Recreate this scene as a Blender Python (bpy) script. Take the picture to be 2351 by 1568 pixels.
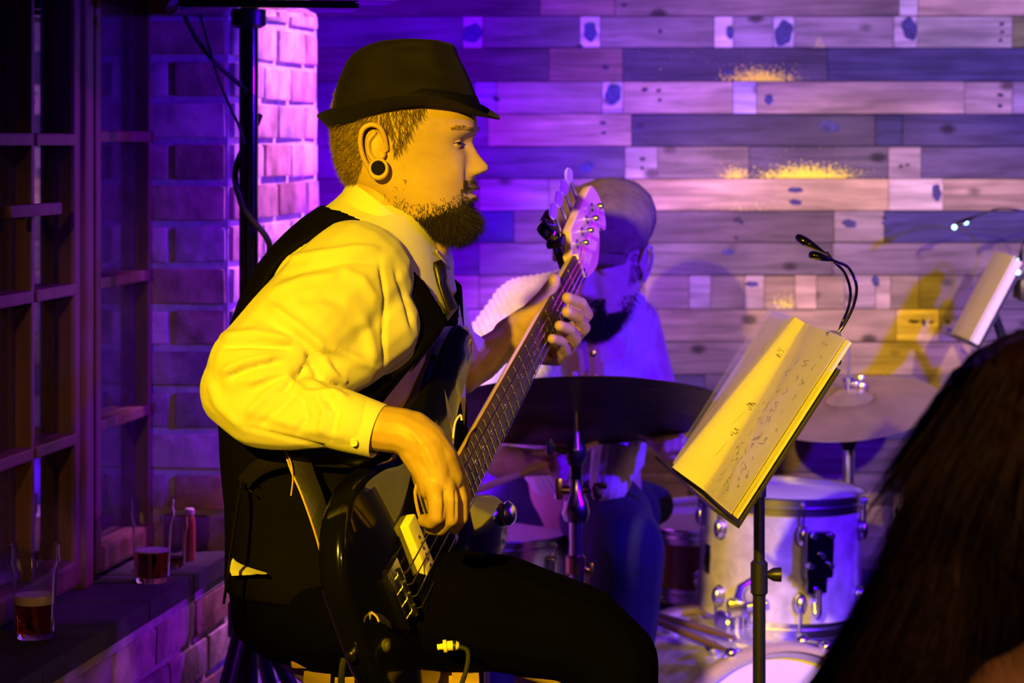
import bpy, bmesh, math, random
import numpy as np
from mathutils import Vector, Matrix, Euler, noise
R = math.radians
PI = math.pi
scene = bpy.context.scene
for o in list(bpy.data.objects): bpy.data.objects.remove(o)
COL = scene.collection

# ------------------------------------------------------------------ camera
F = 5500.0; CX = 1175.5; HY = 330.0; CZ = 1.45      # focal length in pixels, horizon row, camera height
cam_d = bpy.data.cameras.new('camera'); cam = bpy.data.objects.new('camera', cam_d); COL.objects.link(cam)
cam.location = (0, 0, CZ); cam.rotation_euler = (R(90), 0, 0)
cam_d.sensor_width = 36; cam_d.lens = F/2351*36
cam_d.shift_y = -(784-HY)/2351
cam_d.clip_start = 0.05
cam_d.dof.use_dof = True; cam_d.dof.focus_distance = 3.2; cam_d.dof.aperture_fstop = 7.0
scene.camera = cam
# ------------------------------------------------------------------ world and lights
w = bpy.data.worlds.new('world'); scene.world = w; w.use_nodes = True
w.node_tree.nodes['Background'].inputs[0].default_value = (0.35, 0.22, 0.5, 1)
w.node_tree.nodes['Background'].inputs[1].default_value = 0.0015
scene.view_settings.view_transform = 'Standard'; scene.view_settings.look = 'None'
scene.view_settings.gamma = 1; scene.view_settings.use_curve_mapping = False
scene.view_settings.exposure = 0.0

def spot(name, loc, target, color, power, angle, blend, radius):
    d = bpy.data.lights.new(name, 'SPOT'); d.color = color; d.energy = power
    d.spot_size = R(angle); d.spot_blend = blend; d.shadow_soft_size = radius
    o = bpy.data.objects.new(name, d); COL.objects.link(o); o.location = loc
    o.rotation_euler = (Vector(target)-Vector(loc)).to_track_quat('-Z', 'Y').to_euler()
    return o
spot('yellow_spot', (-1.10, -0.60, 2.50), (0.28, 4.0, 1.06), (1.0, 0.60, 0.004), 1500, 18.5, 0.28, 0.04)
spot('yellow_wall_fill', (1.35, -0.50, 2.50), (1.02, 5.8, 1.50), (1.0, 0.66, 0.0), 1150, 20, 0.8, 0.05)  # added fill: more yellow for the upper right of the plank wall
spot('blue_spot', (1.75, 3.32, 1.62), (0.3, 5.8, 1.25), (0.07, 0.0, 1.0), 430, 130, 1.0, 0.04)
spot('blue_window_fill', (1.9, 3.95, 2.3), (-0.8, 4.05, 0.95), (0.30, 0.0, 1.0), 260, 28, 0.9, 0.05)  # unseen second blue, put in to tint the window bars
spot('magenta_spot', (-0.16, 4.85, 0.70), (-0.50, 5.75, 1.40), (0.22, 0.0, 1.0), 210, 120, 0.7, 0.04)
spot('pier_fill', (0.25, 4.75, 2.45), (-0.50, 4.80, 1.15), (0.75, 0.20, 1.0), 330, 46, 0.9, 0.05)  # extra light invented to brighten the brick pier's face
spot('amber_fill', (-0.9, -1.0, 2.2), (-0.80, 4.15, 0.95), (1.0, 0.42, 0.02), 75, 11, 0.9, 0.05)  # weak warm fill added for the jamb and the window side
spot('yellow_kit_fill', (0.9, 0.2, 2.6), (0.50, 4.65, 0.38), (1.0, 0.62, 0.0), 200, 9, 0.7, 0.04)  # added light, there only to lift the front of the bass drum
spot('listener_fill', (1.6, -1.6, 2.4), (0.55, 1.95, 1.15), (1.0, 0.42, 0.12), 180, 22, 0.8, 0.10)  # made-up warm fill for the listener's hair and skin, no real room lamp

def P(px, py, d):                                   # a point seen at (px,py) of the photograph, d metres into the room
    return Vector(((px-CX)/F*d, d, CZ-(py-HY)/F*d))

# ------------------------------------------------------------------ materials
def nt(name):
    m = bpy.data.materials.new(name); m.use_nodes = True; n = m.node_tree
    return m, n, n.nodes['Principled BSDF']
def pbr(name, col, rough=.5, metal=0., var=.12, vscale=8., bump=0., bscale=60., coat=0., sheen=0., sss=0., spec=.5, stretch=(1,1,1), trans=0., detail=6):
    m, n, b = nt(name); L = n.links; N = n.nodes
    tc = N.new('ShaderNodeTexCoord'); mp = N.new('ShaderNodeMapping'); mp.inputs['Scale'].default_value = stretch
    L.new(tc.outputs['Object'], mp.inputs[0])
    nz = N.new('ShaderNodeTexNoise'); nz.inputs['Scale'].default_value = vscale; nz.inputs['Detail'].default_value = detail
    L.new(mp.outputs[0], nz.inputs[0])
    cr = N.new('ShaderNodeValToRGB'); L.new(nz.outputs[0], cr.inputs[0])
    cr.color_ramp.elements[0].position = .3; cr.color_ramp.elements[1].position = .7
    cr.color_ramp.elements[0].color = tuple(c*(1-var) for c in col)+(1,)
    cr.color_ramp.elements[1].color = tuple(min(1, c*(1+var)) for c in col)+(1,)
    L.new(cr.outputs[0], b.inputs['Base Color'])
    b.inputs['Roughness'].default_value = rough; b.inputs['Metallic'].default_value = metal
    b.inputs['Coat Weight'].default_value = coat; b.inputs['Sheen Weight'].default_value = sheen
    b.inputs['Specular IOR Level'].default_value = spec; b.inputs['Transmission Weight'].default_value = trans
    if sss:
        b.inputs['Subsurface Weight'].default_value = sss; b.inputs['Subsurface Radius'].default_value = (.012, .005, .003); b.inputs['Subsurface Scale'].default_value = 1
    if bump:
        n2 = N.new('ShaderNodeTexNoise'); n2.inputs['Scale'].default_value = bscale; n2.inputs['Detail'].default_value = 4
        L.new(mp.outputs[0], n2.inputs[0])
        bp = N.new('ShaderNodeBump'); bp.inputs['Strength'].default_value = .6; bp.inputs['Distance'].default_value = bump
        L.new(n2.outputs[0], bp.inputs['Height']); L.new(bp.outputs[0], b.inputs['Normal'])
    return m
def glassmat(name, col=(1,1,1), rough=0.0, ior=1.45):
    m, n, b = nt(name)
    b.inputs['Base Color'].default_value = col+(1,); b.inputs['Roughness'].default_value = rough
    b.inputs['Transmission Weight'].default_value = 1; b.inputs['IOR'].default_value = ior
    return m
def plankmat():
    m, n, b = nt('reclaimed_wood'); L = n.links; N = n.nodes
    tc = N.new('ShaderNodeTexCoord'); oi = N.new('ShaderNodeObjectInfo')
    off = N.new('ShaderNodeVectorMath'); off.operation = 'SCALE'; off.inputs[0].default_value = (7.3, 3.1, 11.7)
    L.new(oi.outputs['Random'], off.inputs['Scale'])
    ad = N.new('ShaderNodeVectorMath'); ad.operation = 'ADD'; L.new(tc.outputs['Object'], ad.inputs[0]); L.new(off.outputs[0], ad.inputs[1])
    mp = N.new('ShaderNodeMapping'); mp.inputs['Scale'].default_value = (1.6, 6, 22); L.new(ad.outputs[0], mp.inputs[0])
    g = N.new('ShaderNodeTexNoise'); g.inputs['Scale'].default_value = 2.2; g.inputs['Detail'].default_value = 8; g.inputs['Distortion'].default_value = .9
    L.new(mp.outputs[0], g.inputs[0])
    mp2 = N.new('ShaderNodeMapping'); mp2.inputs['Scale'].default_value = (1, 1, 2.4); L.new(ad.outputs[0], mp2.inputs[0])
    blot = N.new('ShaderNodeTexNoise'); blot.inputs['Scale'].default_value = 5.5; blot.inputs['Detail'].default_value = 5; L.new(mp2.outputs[0], blot.inputs[0])
    mp3 = N.new('ShaderNodeMapping'); mp3.inputs['Scale'].default_value = (1, 1, 1.6); L.new(ad.outputs[0], mp3.inputs[0])
    vo = N.new('ShaderNodeTexVoronoi'); vo.inputs['Scale'].default_value = 6.5; vo.inputs['Randomness'].default_value = 1; L.new(mp3.outputs[0], vo.inputs['Vector'])
    kr = N.new('ShaderNodeMapRange'); kr.inputs['From Min'].default_value = .075; kr.inputs['From Max'].default_value = .17
    kr.inputs['To Min'].default_value = .25; kr.inputs['To Max'].default_value = 1; L.new(vo.outputs['Distance'], kr.inputs['Value'])
    gr = N.new('ShaderNodeMapRange'); gr.inputs['From Min'].default_value = .3; gr.inputs['From Max'].default_value = .7; gr.inputs['To Min'].default_value = .42; gr.inputs['To Max'].default_value = .92
    L.new(g.outputs[0], gr.inputs['Value'])
    br = N.new('ShaderNodeMapRange'); br.inputs['From Min'].default_value = .35; br.inputs['From Max'].default_value = .65; br.inputs['To Min'].default_value = .72; br.inputs['To Max'].default_value = 1.15
    L.new(blot.outputs[0], br.inputs['Value'])
    at = N.new('ShaderNodeAttribute'); at.attribute_type = 'OBJECT'; at.attribute_name = 'tint'
    m1 = N.new('ShaderNodeMath'); m1.operation = 'MULTIPLY'; L.new(gr.outputs[0], m1.inputs[0]); L.new(br.outputs[0], m1.inputs[1])
    m2 = N.new('ShaderNodeMath'); m2.operation = 'MULTIPLY'; L.new(m1.outputs[0], m2.inputs[0]); L.new(kr.outputs[0], m2.inputs[1])
    sc = N.new('ShaderNodeVectorMath'); sc.operation = 'SCALE'; L.new(at.outputs['Vector'], sc.inputs[0]); L.new(m2.outputs[0], sc.inputs['Scale'])
    # flecks of old yellow paint, where the board says so
    sx = N.new('ShaderNodeSeparateXYZ'); L.new(tc.outputs['Object'], sx.inputs[0])
    fl = N.new('ShaderNodeAttribute'); fl.attribute_type = 'OBJECT'; fl.attribute_name = 'fleck'   # x centre, half length, amount
    fs = N.new('ShaderNodeSeparateXYZ'); L.new(fl.outputs['Vector'], fs.inputs[0])
    d1 = N.new('ShaderNodeMath'); d1.operation = 'SUBTRACT'; L.new(sx.outputs[0], d1.inputs[0]); L.new(fs.outputs[0], d1.inputs[1])
    d2 = N.new('ShaderNodeMath'); d2.operation = 'ABSOLUTE'; L.new(d1.outputs[0], d2.inputs[0])
    d3 = N.new('ShaderNodeMath'); d3.operation = 'DIVIDE'; L.new(d2.outputs[0], d3.inputs[0]); L.new(fs.outputs[1], d3.inputs[1])
    d4 = N.new('ShaderNodeMath'); d4.operation = 'SUBTRACT'; d4.inputs[0].default_value = 1; d4.use_clamp = True; L.new(d3.outputs[0], d4.inputs[1])
    mpf = N.new('ShaderNodeMapping'); mpf.inputs['Scale'].default_value = (60, 1, 110); L.new(tc.outputs['Object'], mpf.inputs[0])
    fn = N.new('ShaderNodeTexNoise'); fn.inputs['Scale'].default_value = 2.2; fn.inputs['Detail'].default_value = 2; L.new(mpf.outputs[0], fn.inputs[0])
    lowz = N.new('ShaderNodeMapRange'); lowz.inputs['From Min'].default_value = .010; lowz.inputs['From Max'].default_value = -.034; L.new(sx.outputs[2], lowz.inputs['Value'])
    f1 = N.new('ShaderNodeMath'); f1.operation = 'MULTIPLY'; L.new(d4.outputs[0], f1.inputs[0]); L.new(lowz.outputs[0], f1.inputs[1])
    f2 = N.new('ShaderNodeMath'); f2.operation = 'MULTIPLY'; L.new(f1.outputs[0], f2.inputs[0]); L.new(fs.outputs[2], f2.inputs[1])
    f3 = N.new('ShaderNodeMath'); f3.operation = 'MULTIPLY_ADD'; f3.inputs[1].default_value = .42; L.new(f2.outputs[0], f3.inputs[0]); L.new(fn.outputs[0], f3.inputs[2])
    f4 = N.new('ShaderNodeMapRange'); f4.inputs['From Min'].default_value = .70; f4.inputs['From Max'].default_value = .78; L.new(f3.outputs[0], f4.inputs['Value'])
    f5 = N.new('ShaderNodeMath'); f5.operation = 'MULTIPLY'; L.new(f4.outputs[0], f5.inputs[0]); L.new(fs.outputs[2], f5.inputs[1]); f5.use_clamp = True
    mx = N.new('ShaderNodeMixRGB'); L.new(f5.outputs[0], mx.inputs[0]); L.new(sc.outputs[0], mx.inputs[1]); mx.inputs[2].default_value = (.95, .9, .06, 1)
    L.new(mx.outputs[0], b.inputs['Base Color']); b.inputs['Roughness'].default_value = .72; b.inputs['Specular IOR Level'].default_value = .25
    bp = N.new('ShaderNodeBump'); bp.inputs['Strength'].default_value = .5; bp.inputs['Distance'].default_value = .002
    L.new(g.outputs[0], bp.inputs['Height']); L.new(bp.outputs[0], b.inputs['Normal'])
    return m
def tintmat(name, rough=.85, bump=.004, bs=40, lo=.55, hi=1.3, vs=14):
    m, n, b = nt(name); L = n.links; N = n.nodes
    tc = N.new('ShaderNodeTexCoord'); oi = N.new('ShaderNodeObjectInfo')
    ad = N.new('ShaderNodeVectorMath'); ad.operation = 'ADD'; L.new(tc.outputs['Object'], ad.inputs[0])
    cb = N.new('ShaderNodeCombineXYZ'); mu = N.new('ShaderNodeMath'); mu.operation = 'MULTIPLY'; mu.inputs[1].default_value = 37.; L.new(oi.outputs['Random'], mu.inputs[0])
    L.new(mu.outputs[0], cb.inputs[0]); L.new(mu.outputs[0], cb.inputs[2]); L.new(cb.outputs[0], ad.inputs[1])
    g = N.new('ShaderNodeTexNoise'); g.inputs['Scale'].default_value = vs; g.inputs['Detail'].default_value = 7; L.new(ad.outputs[0], g.inputs[0])
    gr = N.new('ShaderNodeMapRange'); gr.inputs['From Min'].default_value = .35; gr.inputs['From Max'].default_value = .65; gr.inputs['To Min'].default_value = lo; gr.inputs['To Max'].default_value = hi
    L.new(g.outputs[0], gr.inputs['Value'])
    at = N.new('ShaderNodeAttribute'); at.attribute_type = 'OBJECT'; at.attribute_name = 'tint'
    sc = N.new('ShaderNodeVectorMath'); sc.operation = 'SCALE'; L.new(at.outputs['Vector'], sc.inputs[0]); L.new(gr.outputs[0], sc.inputs['Scale'])
    L.new(sc.outputs[0], b.inputs['Base Color']); b.inputs['Roughness'].default_value = rough; b.inputs['Specular IOR Level'].default_value = .3
    n2 = N.new('ShaderNodeTexNoise'); n2.inputs['Scale'].default_value = bs; n2.inputs['Detail'].default_value = 6; L.new(ad.outputs[0], n2.inputs[0])
    bp = N.new('ShaderNodeBump'); bp.inputs['Strength'].default_value = .8; bp.inputs['Distance'].default_value = bump
    L.new(n2.outputs[0], bp.inputs['Height']); L.new(bp.outputs[0], b.inputs['Normal'])
    return m
M = {}
M['plank'] = plankmat()
M['brick'] = tintmat('old_brick')
M['mortar'] = pbr('mortar', (.50, .45, .42), .9, var=.25, vscale=30, bump=.003, bscale=90)
M['black_wall'] = pbr('dark_backing', (.02, .018, .018), .9)
M['floor'] = pbr('dark_floor_boards', (.02, .015, .012), .7, var=.4, vscale=5, stretch=(1, 8, 1))
M['ceiling'] = pbr('dark_ceiling', (.03, .03, .03), .9)
M['frame'] = pbr('stained_window_wood', (.16, .085, .05), .42, var=.25, vscale=10, stretch=(4, 4, .5), bump=.0008, bscale=40)
M['ledge'] = pbr('ledge_slate', (.055, .05, .05), .6, var=.35, vscale=9, bump=.002, bscale=30)
M['pane'] = glassmat('window_glass')
M['black'] = pbr('black_powder_coat', (.012, .012, .013), .38, var=.2)
M['blackmatte'] = pbr('black_rubber', (.010, .010, .010), .7, var=.2)
M['blackgloss'] = pbr('black_lacquer', (.003, .003, .005), .12, coat=1, var=.1)
M['chrome'] = pbr('chrome', (.85, .85, .87), .24, metal=1, var=.04)
M['chromedark'] = pbr('worn_chrome', (.55, .54, .52), .22, metal=1, var=.12)
M['gold'] = pbr('brass', (.8, .6, .25), .25, metal=1)
M['skin'] = pbr('skin', (.46, .31, .19), .5, var=.10, vscale=35, bump=.0005, bscale=420, sss=.12)
M['skin2'] = pbr('skin_drummer', (.60, .42, .34), .55, var=.10, vscale=35, bump=.0005, bscale=420, sss=.1)
M['skin3'] = pbr('skin_listener', (.50, .30, .20), .55, var=.10, vscale=20, bump=.0004, bscale=300, sss=.1)
M['shirt'] = pbr('white_cotton', (.62, .60, .56), .85, var=.04, vscale=6, bump=.0016, bscale=24, sheen=.1, spec=.2)
M['cuff'] = pbr('white_cotton_pressed', (.66, .64, .60), .85, var=.03, vscale=12, bump=.0005, bscale=300, spec=.2)
M['vest'] = pbr('black_waistcoat_wool', (.0035, .0028, .0024), .8, var=.2, bump=.0012, bscale=60, spec=.03)
M['satin'] = pbr('black_satin', (.009, .007, .006), .36, var=.2, bump=.0022, bscale=22)
M['trouser'] = pbr('black_trouser_cotton', (.0012, .0011, .001), .9, var=.2, bump=.001, bscale=60, spec=.02)
M['felt'] = pbr('black_felt', (.0055, .004, .003), .8, var=.35, vscale=22, bump=.0006, bscale=500, sheen=.02, spec=.15, stretch=(1, 1, 3))
M['ribbon'] = pbr('black_ribbon', (.004, .0035, .003), .7, var=.1, spec=.08)
M['hair'] = pbr('fair_brown_hair', (.20, .125, .06), .5, var=.3, vscale=60)
M['beard'] = pbr('brown_beard', (.022, .013, .008), .6, var=.3, vscale=60)
M['tan'] = pbr('tan_leather_and_lit_edge', (.55, .36, .16), .6, var=.15)  # also carries the strap's edge highlight as plain colour
M['leather'] = pbr('black_leather', (.010, .009, .008), .45, var=.2, bump=.0006, bscale=200)
M['brownleather'] = pbr('brown_leather', (.16, .075, .03), .6, var=.2, bump=.0006, bscale=150)
M['maple'] = pbr('maple', (.72, .52, .30), .3, var=.12, vscale=5, stretch=(1, 8, 8), coat=.6)
M['rosewood'] = pbr('rosewood', (.050, .026, .018), .45, var=.35, vscale=10, stretch=(1, 10, 10))
M['cream'] = pbr('cream_plastic', (.85, .78, .55), .35, var=.06)
M['stool'] = pbr('stool_wood', (.40, .25, .12), .45, var=.3, vscale=6, stretch=(1, 9, 9))
M['paper'] = pbr('paper', (.66, .62, .56), .8, var=.05, vscale=14)
M['ink'] = pbr('ink', (.02, .02, .03), .6)
M['nail'] = pbr('nail', (.70, .50, .40), .3)
# ------------------------------------------------------------------ object helpers
W = {}
def reg(o, mw): W[o.name] = mw
def empty(name, loc=(0,0,0), label=None, cat=None, group=None, mat=None):
    o = bpy.data.objects.new(name, None); COL.objects.link(o)
    mw = mat if mat is not None else Matrix.Translation(Vector(loc))
    o.matrix_world = mw; reg(o, mw.copy()); o.empty_display_size = .05
    tag(o, label, cat, group); return o
def tag(o, label=None, cat=None, group=None, kind=None):
    if label: o['label'] = label
    if cat: o['category'] = cat
    if group: o['group'] = group
    if kind: o['kind'] = kind
    return o
def rawobj(name, v, f, mat, parent=None, smooth=True, local=False, origin=None, label=None, autosm=None):
    v = np.asarray(v, float).reshape(-1, 3)
    if parent is not None and not local:
        inv = np.array(W[parent.name].inverted()); v = v@inv[:3, :3].T+inv[:3, 3]
    loc = None
    if parent is None:
        loc = np.array(origin) if origin is not None else np.array([(v[:,0].min()+v[:,0].max())/2, (v[:,1].min()+v[:,1].max())/2, v[:,2].min()])
        v = v-loc
    me = bpy.data.meshes.new(name); me.from_pydata(v.tolist(), [], f if isinstance(f, list) else f.tolist())
    me.validate()
    if smooth: me.polygons.foreach_set('use_smooth', [True]*len(me.polygons))
    if autosm: me.set_sharp_from_angle(angle=R(autosm))
    if mat: me.materials.append(mat)
    o = bpy.data.objects.new(name, me); COL.objects.link(o)
    if parent is not None: o.parent = parent; reg(o, W[parent.name].copy())
    else: o.location = loc; reg(o, Matrix.Translation(Vector(loc)))
    if label: o['label'] = label
    return o
def basis(d):
    d = Vector(d).normalized(); a = Vector((0,0,1)) if abs(d.z) < .9 else Vector((1,0,0))
    x = d.cross(a).normalized(); y = d.cross(x).normalized(); return x, y, d
class MB:
    def __init__(s): s.v = []; s.f = []
    def add(s, v, f):
        n = len(s.v); s.v += [tuple(a) for a in v]; s.f += [tuple(i+n for i in q) for q in f]; return s
    def box(s, c, size, rot=None, bev=0.):
        c = Vector(c); hx, hy, hz = size[0]/2, size[1]/2, size[2]/2
        if bev <= 0:
            v = [Vector((x*hx, y*hy, z*hz)) for x in (-1,1) for y in (-1,1) for z in (-1,1)]
            f = [(0,1,3,2),(4,6,7,5),(0,4,5,1),(2,3,7,6),(0,2,6,4),(1,5,7,3)]
        else:
            bm = bmesh.new(); bmesh.ops.create_cube(bm, size=1)
            for q in bm.verts: q.co = Vector((q.co.x*hx*2, q.co.y*hy*2, q.co.z*hz*2))
            bmesh.ops.bevel(bm, geom=bm.edges[:], offset=bev, segments=2, profile=.6, affect='EDGES')
            bm.verts.index_update(); v = [q.co.copy() for q in bm.verts]; f = [tuple(x.index for x in q.verts) for q in bm.faces]; bm.free()
        if rot is not None: v = [rot@a for a in v]
        return s.add([c+a for a in v], f)
    def cyl(s, p0, p1, r0, r1=None, n=16, caps=True):
        return s.tube([p0, p1], [r0, r0 if r1 is None else r1], n, caps)
    def tube(s, pts, rad, n=10, caps=True, flat=1., up=None):
        pts = [Vector(p) for p in pts]
        if not isinstance(rad, (list, tuple, np.ndarray)): rad = [rad]*len(pts)
        v = []; f = []; x = None
        for i, p in enumerate(pts):
            t = (pts[min(i+1, len(pts)-1)]-pts[max(i-1, 0)]).normalized()
            if x is None:
                x = (Vector(up)-t*t.dot(Vector(up))).normalized() if up is not None else basis(t)[0]
            else: x = (x-t*t.dot(x)).normalized()
            y = t.cross(x)
            for k in range(n):
                a = 2*PI*k/n; v.append(p+x*math.cos(a)*rad[i]+y*math.sin(a)*rad[i]*flat)
        for i in range(len(pts)-1):
            for k in range(n): f.append((i*n+k, i*n+(k+1)%n, (i+1)*n+(k+1)%n, (i+1)*n+k))
        if caps: f.append(tuple(range(n-1, -1, -1))); f.append(tuple((len(pts)-1)*n+k for k in range(n)))
        return s.add(v, f)
    def lathe(s, prof, origin=(0,0,0), axis=(0,0,1), n=32, sx=1., sy=1.):
        x, y, d = basis(axis); o = Vector(origin); v = []; f = []
        for r, h in prof:
            for k in range(n):
                a = 2*PI*k/n; v.append(o+x*math.cos(a)*r*sx+y*math.sin(a)*r*sy+d*h)
        m = len(prof)
        for i in range(m-1):
            for k in range(n): f.append((i*n+k, i*n+(k+1)%n, (i+1)*n+(k+1)%n, (i+1)*n+k))
        ring = abs(prof[0][0]-prof[-1][0]) < 1e-7 and abs(prof[0][1]-prof[-1][1]) < 1e-7
        if prof[0][0] > 1e-6 and not ring: f.append(tuple(range(n-1, -1, -1)))
        if prof[-1][0] > 1e-6 and not ring: f.append(tuple((m-1)*n+k for k in range(n)))
        return s.add(v, f)
    def ell(s, c, r, rot=None, n=16, m=10):
        c = Vector(c); r = r if isinstance(r, (tuple, list)) else (r, r, r); v = []; f = []
        for i in range(m+1):
            t = PI*i/m
            for k in range(n):
                a = 2*PI*k/n; q = Vector((math.sin(t)*math.cos(a)*r[0], math.sin(t)*math.sin(a)*r[1], math.cos(t)*r[2]))
                v.append(c+(rot@q if rot is not None else q))
        for i in range(m):
            for k in range(n): f.append((i*n+k, (i+1)*n+k, (i+1)*n+(k+1)%n, i*n+(k+1)%n))
        return s.add(v, f)
    def cap(s, p0, p1, r0, r1, n=14):                      # round cone
        p0 = Vector(p0); p1 = Vector(p1)
        if (p1-p0).length < 1e-5: return s.ell(p0, r0)
        pts = []; rad = []; d = (p1-p0).normalized()
        for i in range(5): a = -PI/2+PI/2*i/5; pts.append(p0+d*math.sin(a)*r0); rad.append(max(math.cos(a)*r0, r0*.02))
        pts += [p0, p1]; rad += [r0, r1]
        for i in range(1, 6): a = PI/2*i/5; pts.append(p1+d*math.sin(a)*r1); rad.append(max(math.cos(a)*r1, r1*.02))
        return s.tube(pts, rad, n)
    def chain(s, pts, rad, n=14):
        for i in range(len(pts)-1): s.cap(pts[i], pts[i+1], rad[i], rad[i+1], n)
        return s
    def loft(s, rings, cap=True, closed=True):
        v = []; f = []; n = len(rings[0])
        for r in rings: v += [tuple(a) for a in r]
        for i in range(len(rings)-1):
            for k in range(n if closed else n-1): f.append((i*n+k, i*n+(k+1)%n, (i+1)*n+(k+1)%n, (i+1)*n+k))
        if cap: f.append(tuple(range(n-1, -1, -1))); f.append(tuple((len(rings)-1)*n+k for k in range(n)))
        return s.add(v, f)
    def prism(s, poly, z0, z1, M4=None):
        n = len(poly); v = [Vector((a, b, z0)) for a, b in poly]+[Vector((a, b, z1)) for a, b in poly]
        if M4 is not None: v = [M4@q for q in v]
        return s.add(v, [tuple(range(n-1, -1, -1)), tuple(range(n, 2*n))]+[(i, (i+1)%n, n+(i+1)%n, n+i) for i in range(n)])
    def obj(s, name, mat, parent=None, smooth=True, local=False, origin=None, label=None, autosm=40):
        return rawobj(name, s.v, s.f, mat, parent, smooth, local, origin, label, autosm if smooth else None)
def catmull(pts, k=8):
    pts = [Vector(p) for p in pts]; q = [pts[0]*2-pts[1]]+pts+[pts[-1]*2-pts[-2]]; out = []
    for i in range(1, len(q)-2):
        for j in range(k):
            t = j/k; a, b, c, d = q[i-1:i+3]
            out.append(.5*((2*b)+(c-a)*t+(2*a-5*b+4*c-d)*t*t+(3*b-a-3*c+d)*t**3))
    out.append(pts[-1]); return out
def interp(xs, x):                                          # smooth table lookup (rows of tuples)
    a = np.array(xs, float); return [np.interp(x, a[:,0], a[:,j]) for j in range(1, a.shape[1])]
def remesh(mb, voxel, smooth=4, fac=.5):
    me = bpy.data.meshes.new('tmp'); me.from_pydata([tuple(a) for a in mb.v], [], mb.f); me.validate()
    o = bpy.data.objects.new('tmp', me); COL.objects.link(o)
    r = o.modifiers.new('r', 'REMESH'); r.mode = 'VOXEL'; r.voxel_size = voxel
    if smooth: s = o.modifiers.new('s', 'SMOOTH'); s.factor = fac; s.iterations = smooth
    dg = bpy.context.evaluated_depsgraph_get(); e = o.evaluated_get(dg).to_mesh()
    v = np.empty(len(e.vertices)*3); e.vertices.foreach_get('co', v); v = v.reshape(-1, 3)
    nn = np.empty(len(e.vertices)*3); e.vertices.foreach_get('normal', nn); nn = nn.reshape(-1, 3)
    f = [tuple(p.vertices) for p in e.polygons]
    o.evaluated_get(dg).to_mesh_clear(); bpy.data.objects.remove(o); bpy.data.meshes.remove(me)
    return v, nn, f
def proj(v): return CX+v[:,0]/v[:,1]*F, HY+(CZ-v[:,2])/v[:,1]*F
def stroke(v, nn, poly, width, depth, side=-1, soft=.15):   # one cloth fold: raises (or sinks) the cloth along a line, on one side of the body only
    px, py = proj(v); P2 = np.stack([px, py], 1); best = np.full(len(v), 1e9); tt = np.zeros(len(v)); n = len(poly)-1
    for i in range(n):
        a = np.array(poly[i], float); b = np.array(poly[i+1], float); ab = b-a
        t = np.clip(((P2-a)@ab)/(ab@ab), 0, 1); d = np.linalg.norm(P2-(a+t[:,None]*ab), axis=1)
        m = d < best; best[m] = d[m]; tt[m] = (i+t[m])/n
    fade = np.clip(np.minimum(tt, 1-tt)/soft, 0.15, 1)
    g = np.exp(-(best/width)**2)*fade*depth*(nn[:,1]*side > .15)
    v += nn*g[:,None]
def nz(v, s, seed=0.):
    return np.array([noise.noise(Vector((a*s+seed, b*s+seed*1.7, c*s-seed))) for a, b, c in v])
def strands(name, roots, dirs, lens, rad, mat, parent, curl=.25, seg=3, grav=(0,0,0), seed=1, kind='stuff'):
    rng = random.Random(seed); v = []; f = []
    g = Vector(grav)
    for p, d, l in zip(roots, dirs, lens):
        p = Vector(p); d = Vector(d).normalized(); b = len(v)
        x, y, _ = basis(d); tw = Vector((rng.uniform(-1,1), rng.uniform(-1,1), rng.uniform(-1,1)))*curl
        for i in range(seg):
            r = rad*(1-i/(seg))
            for k in range(3):
                a = 2*PI*k/3; v.append(p+x*math.cos(a)*r+y*math.sin(a)*r)
            d = (d+tw/seg+g/seg).normalized(); p = p+d*l/seg
        v.append(p)
        for i in range(seg-1):
            for k in range(3): f.append((b+i*3+k, b+i*3+(k+1)%3, b+(i+1)*3+(k+1)%3, b+(i+1)*3+k))
        for k in range(3): f.append((b+(seg-1)*3+k, b+(seg-1)*3+(k+1)%3, b+seg*3))
    o = rawobj(name, v, f, mat, parent, True)
    if kind: o['kind'] = kind
    return o
# ================================================================== THE SETTING
rng = random.Random(7)
WY = 5.80                                                   # plank wall
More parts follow.
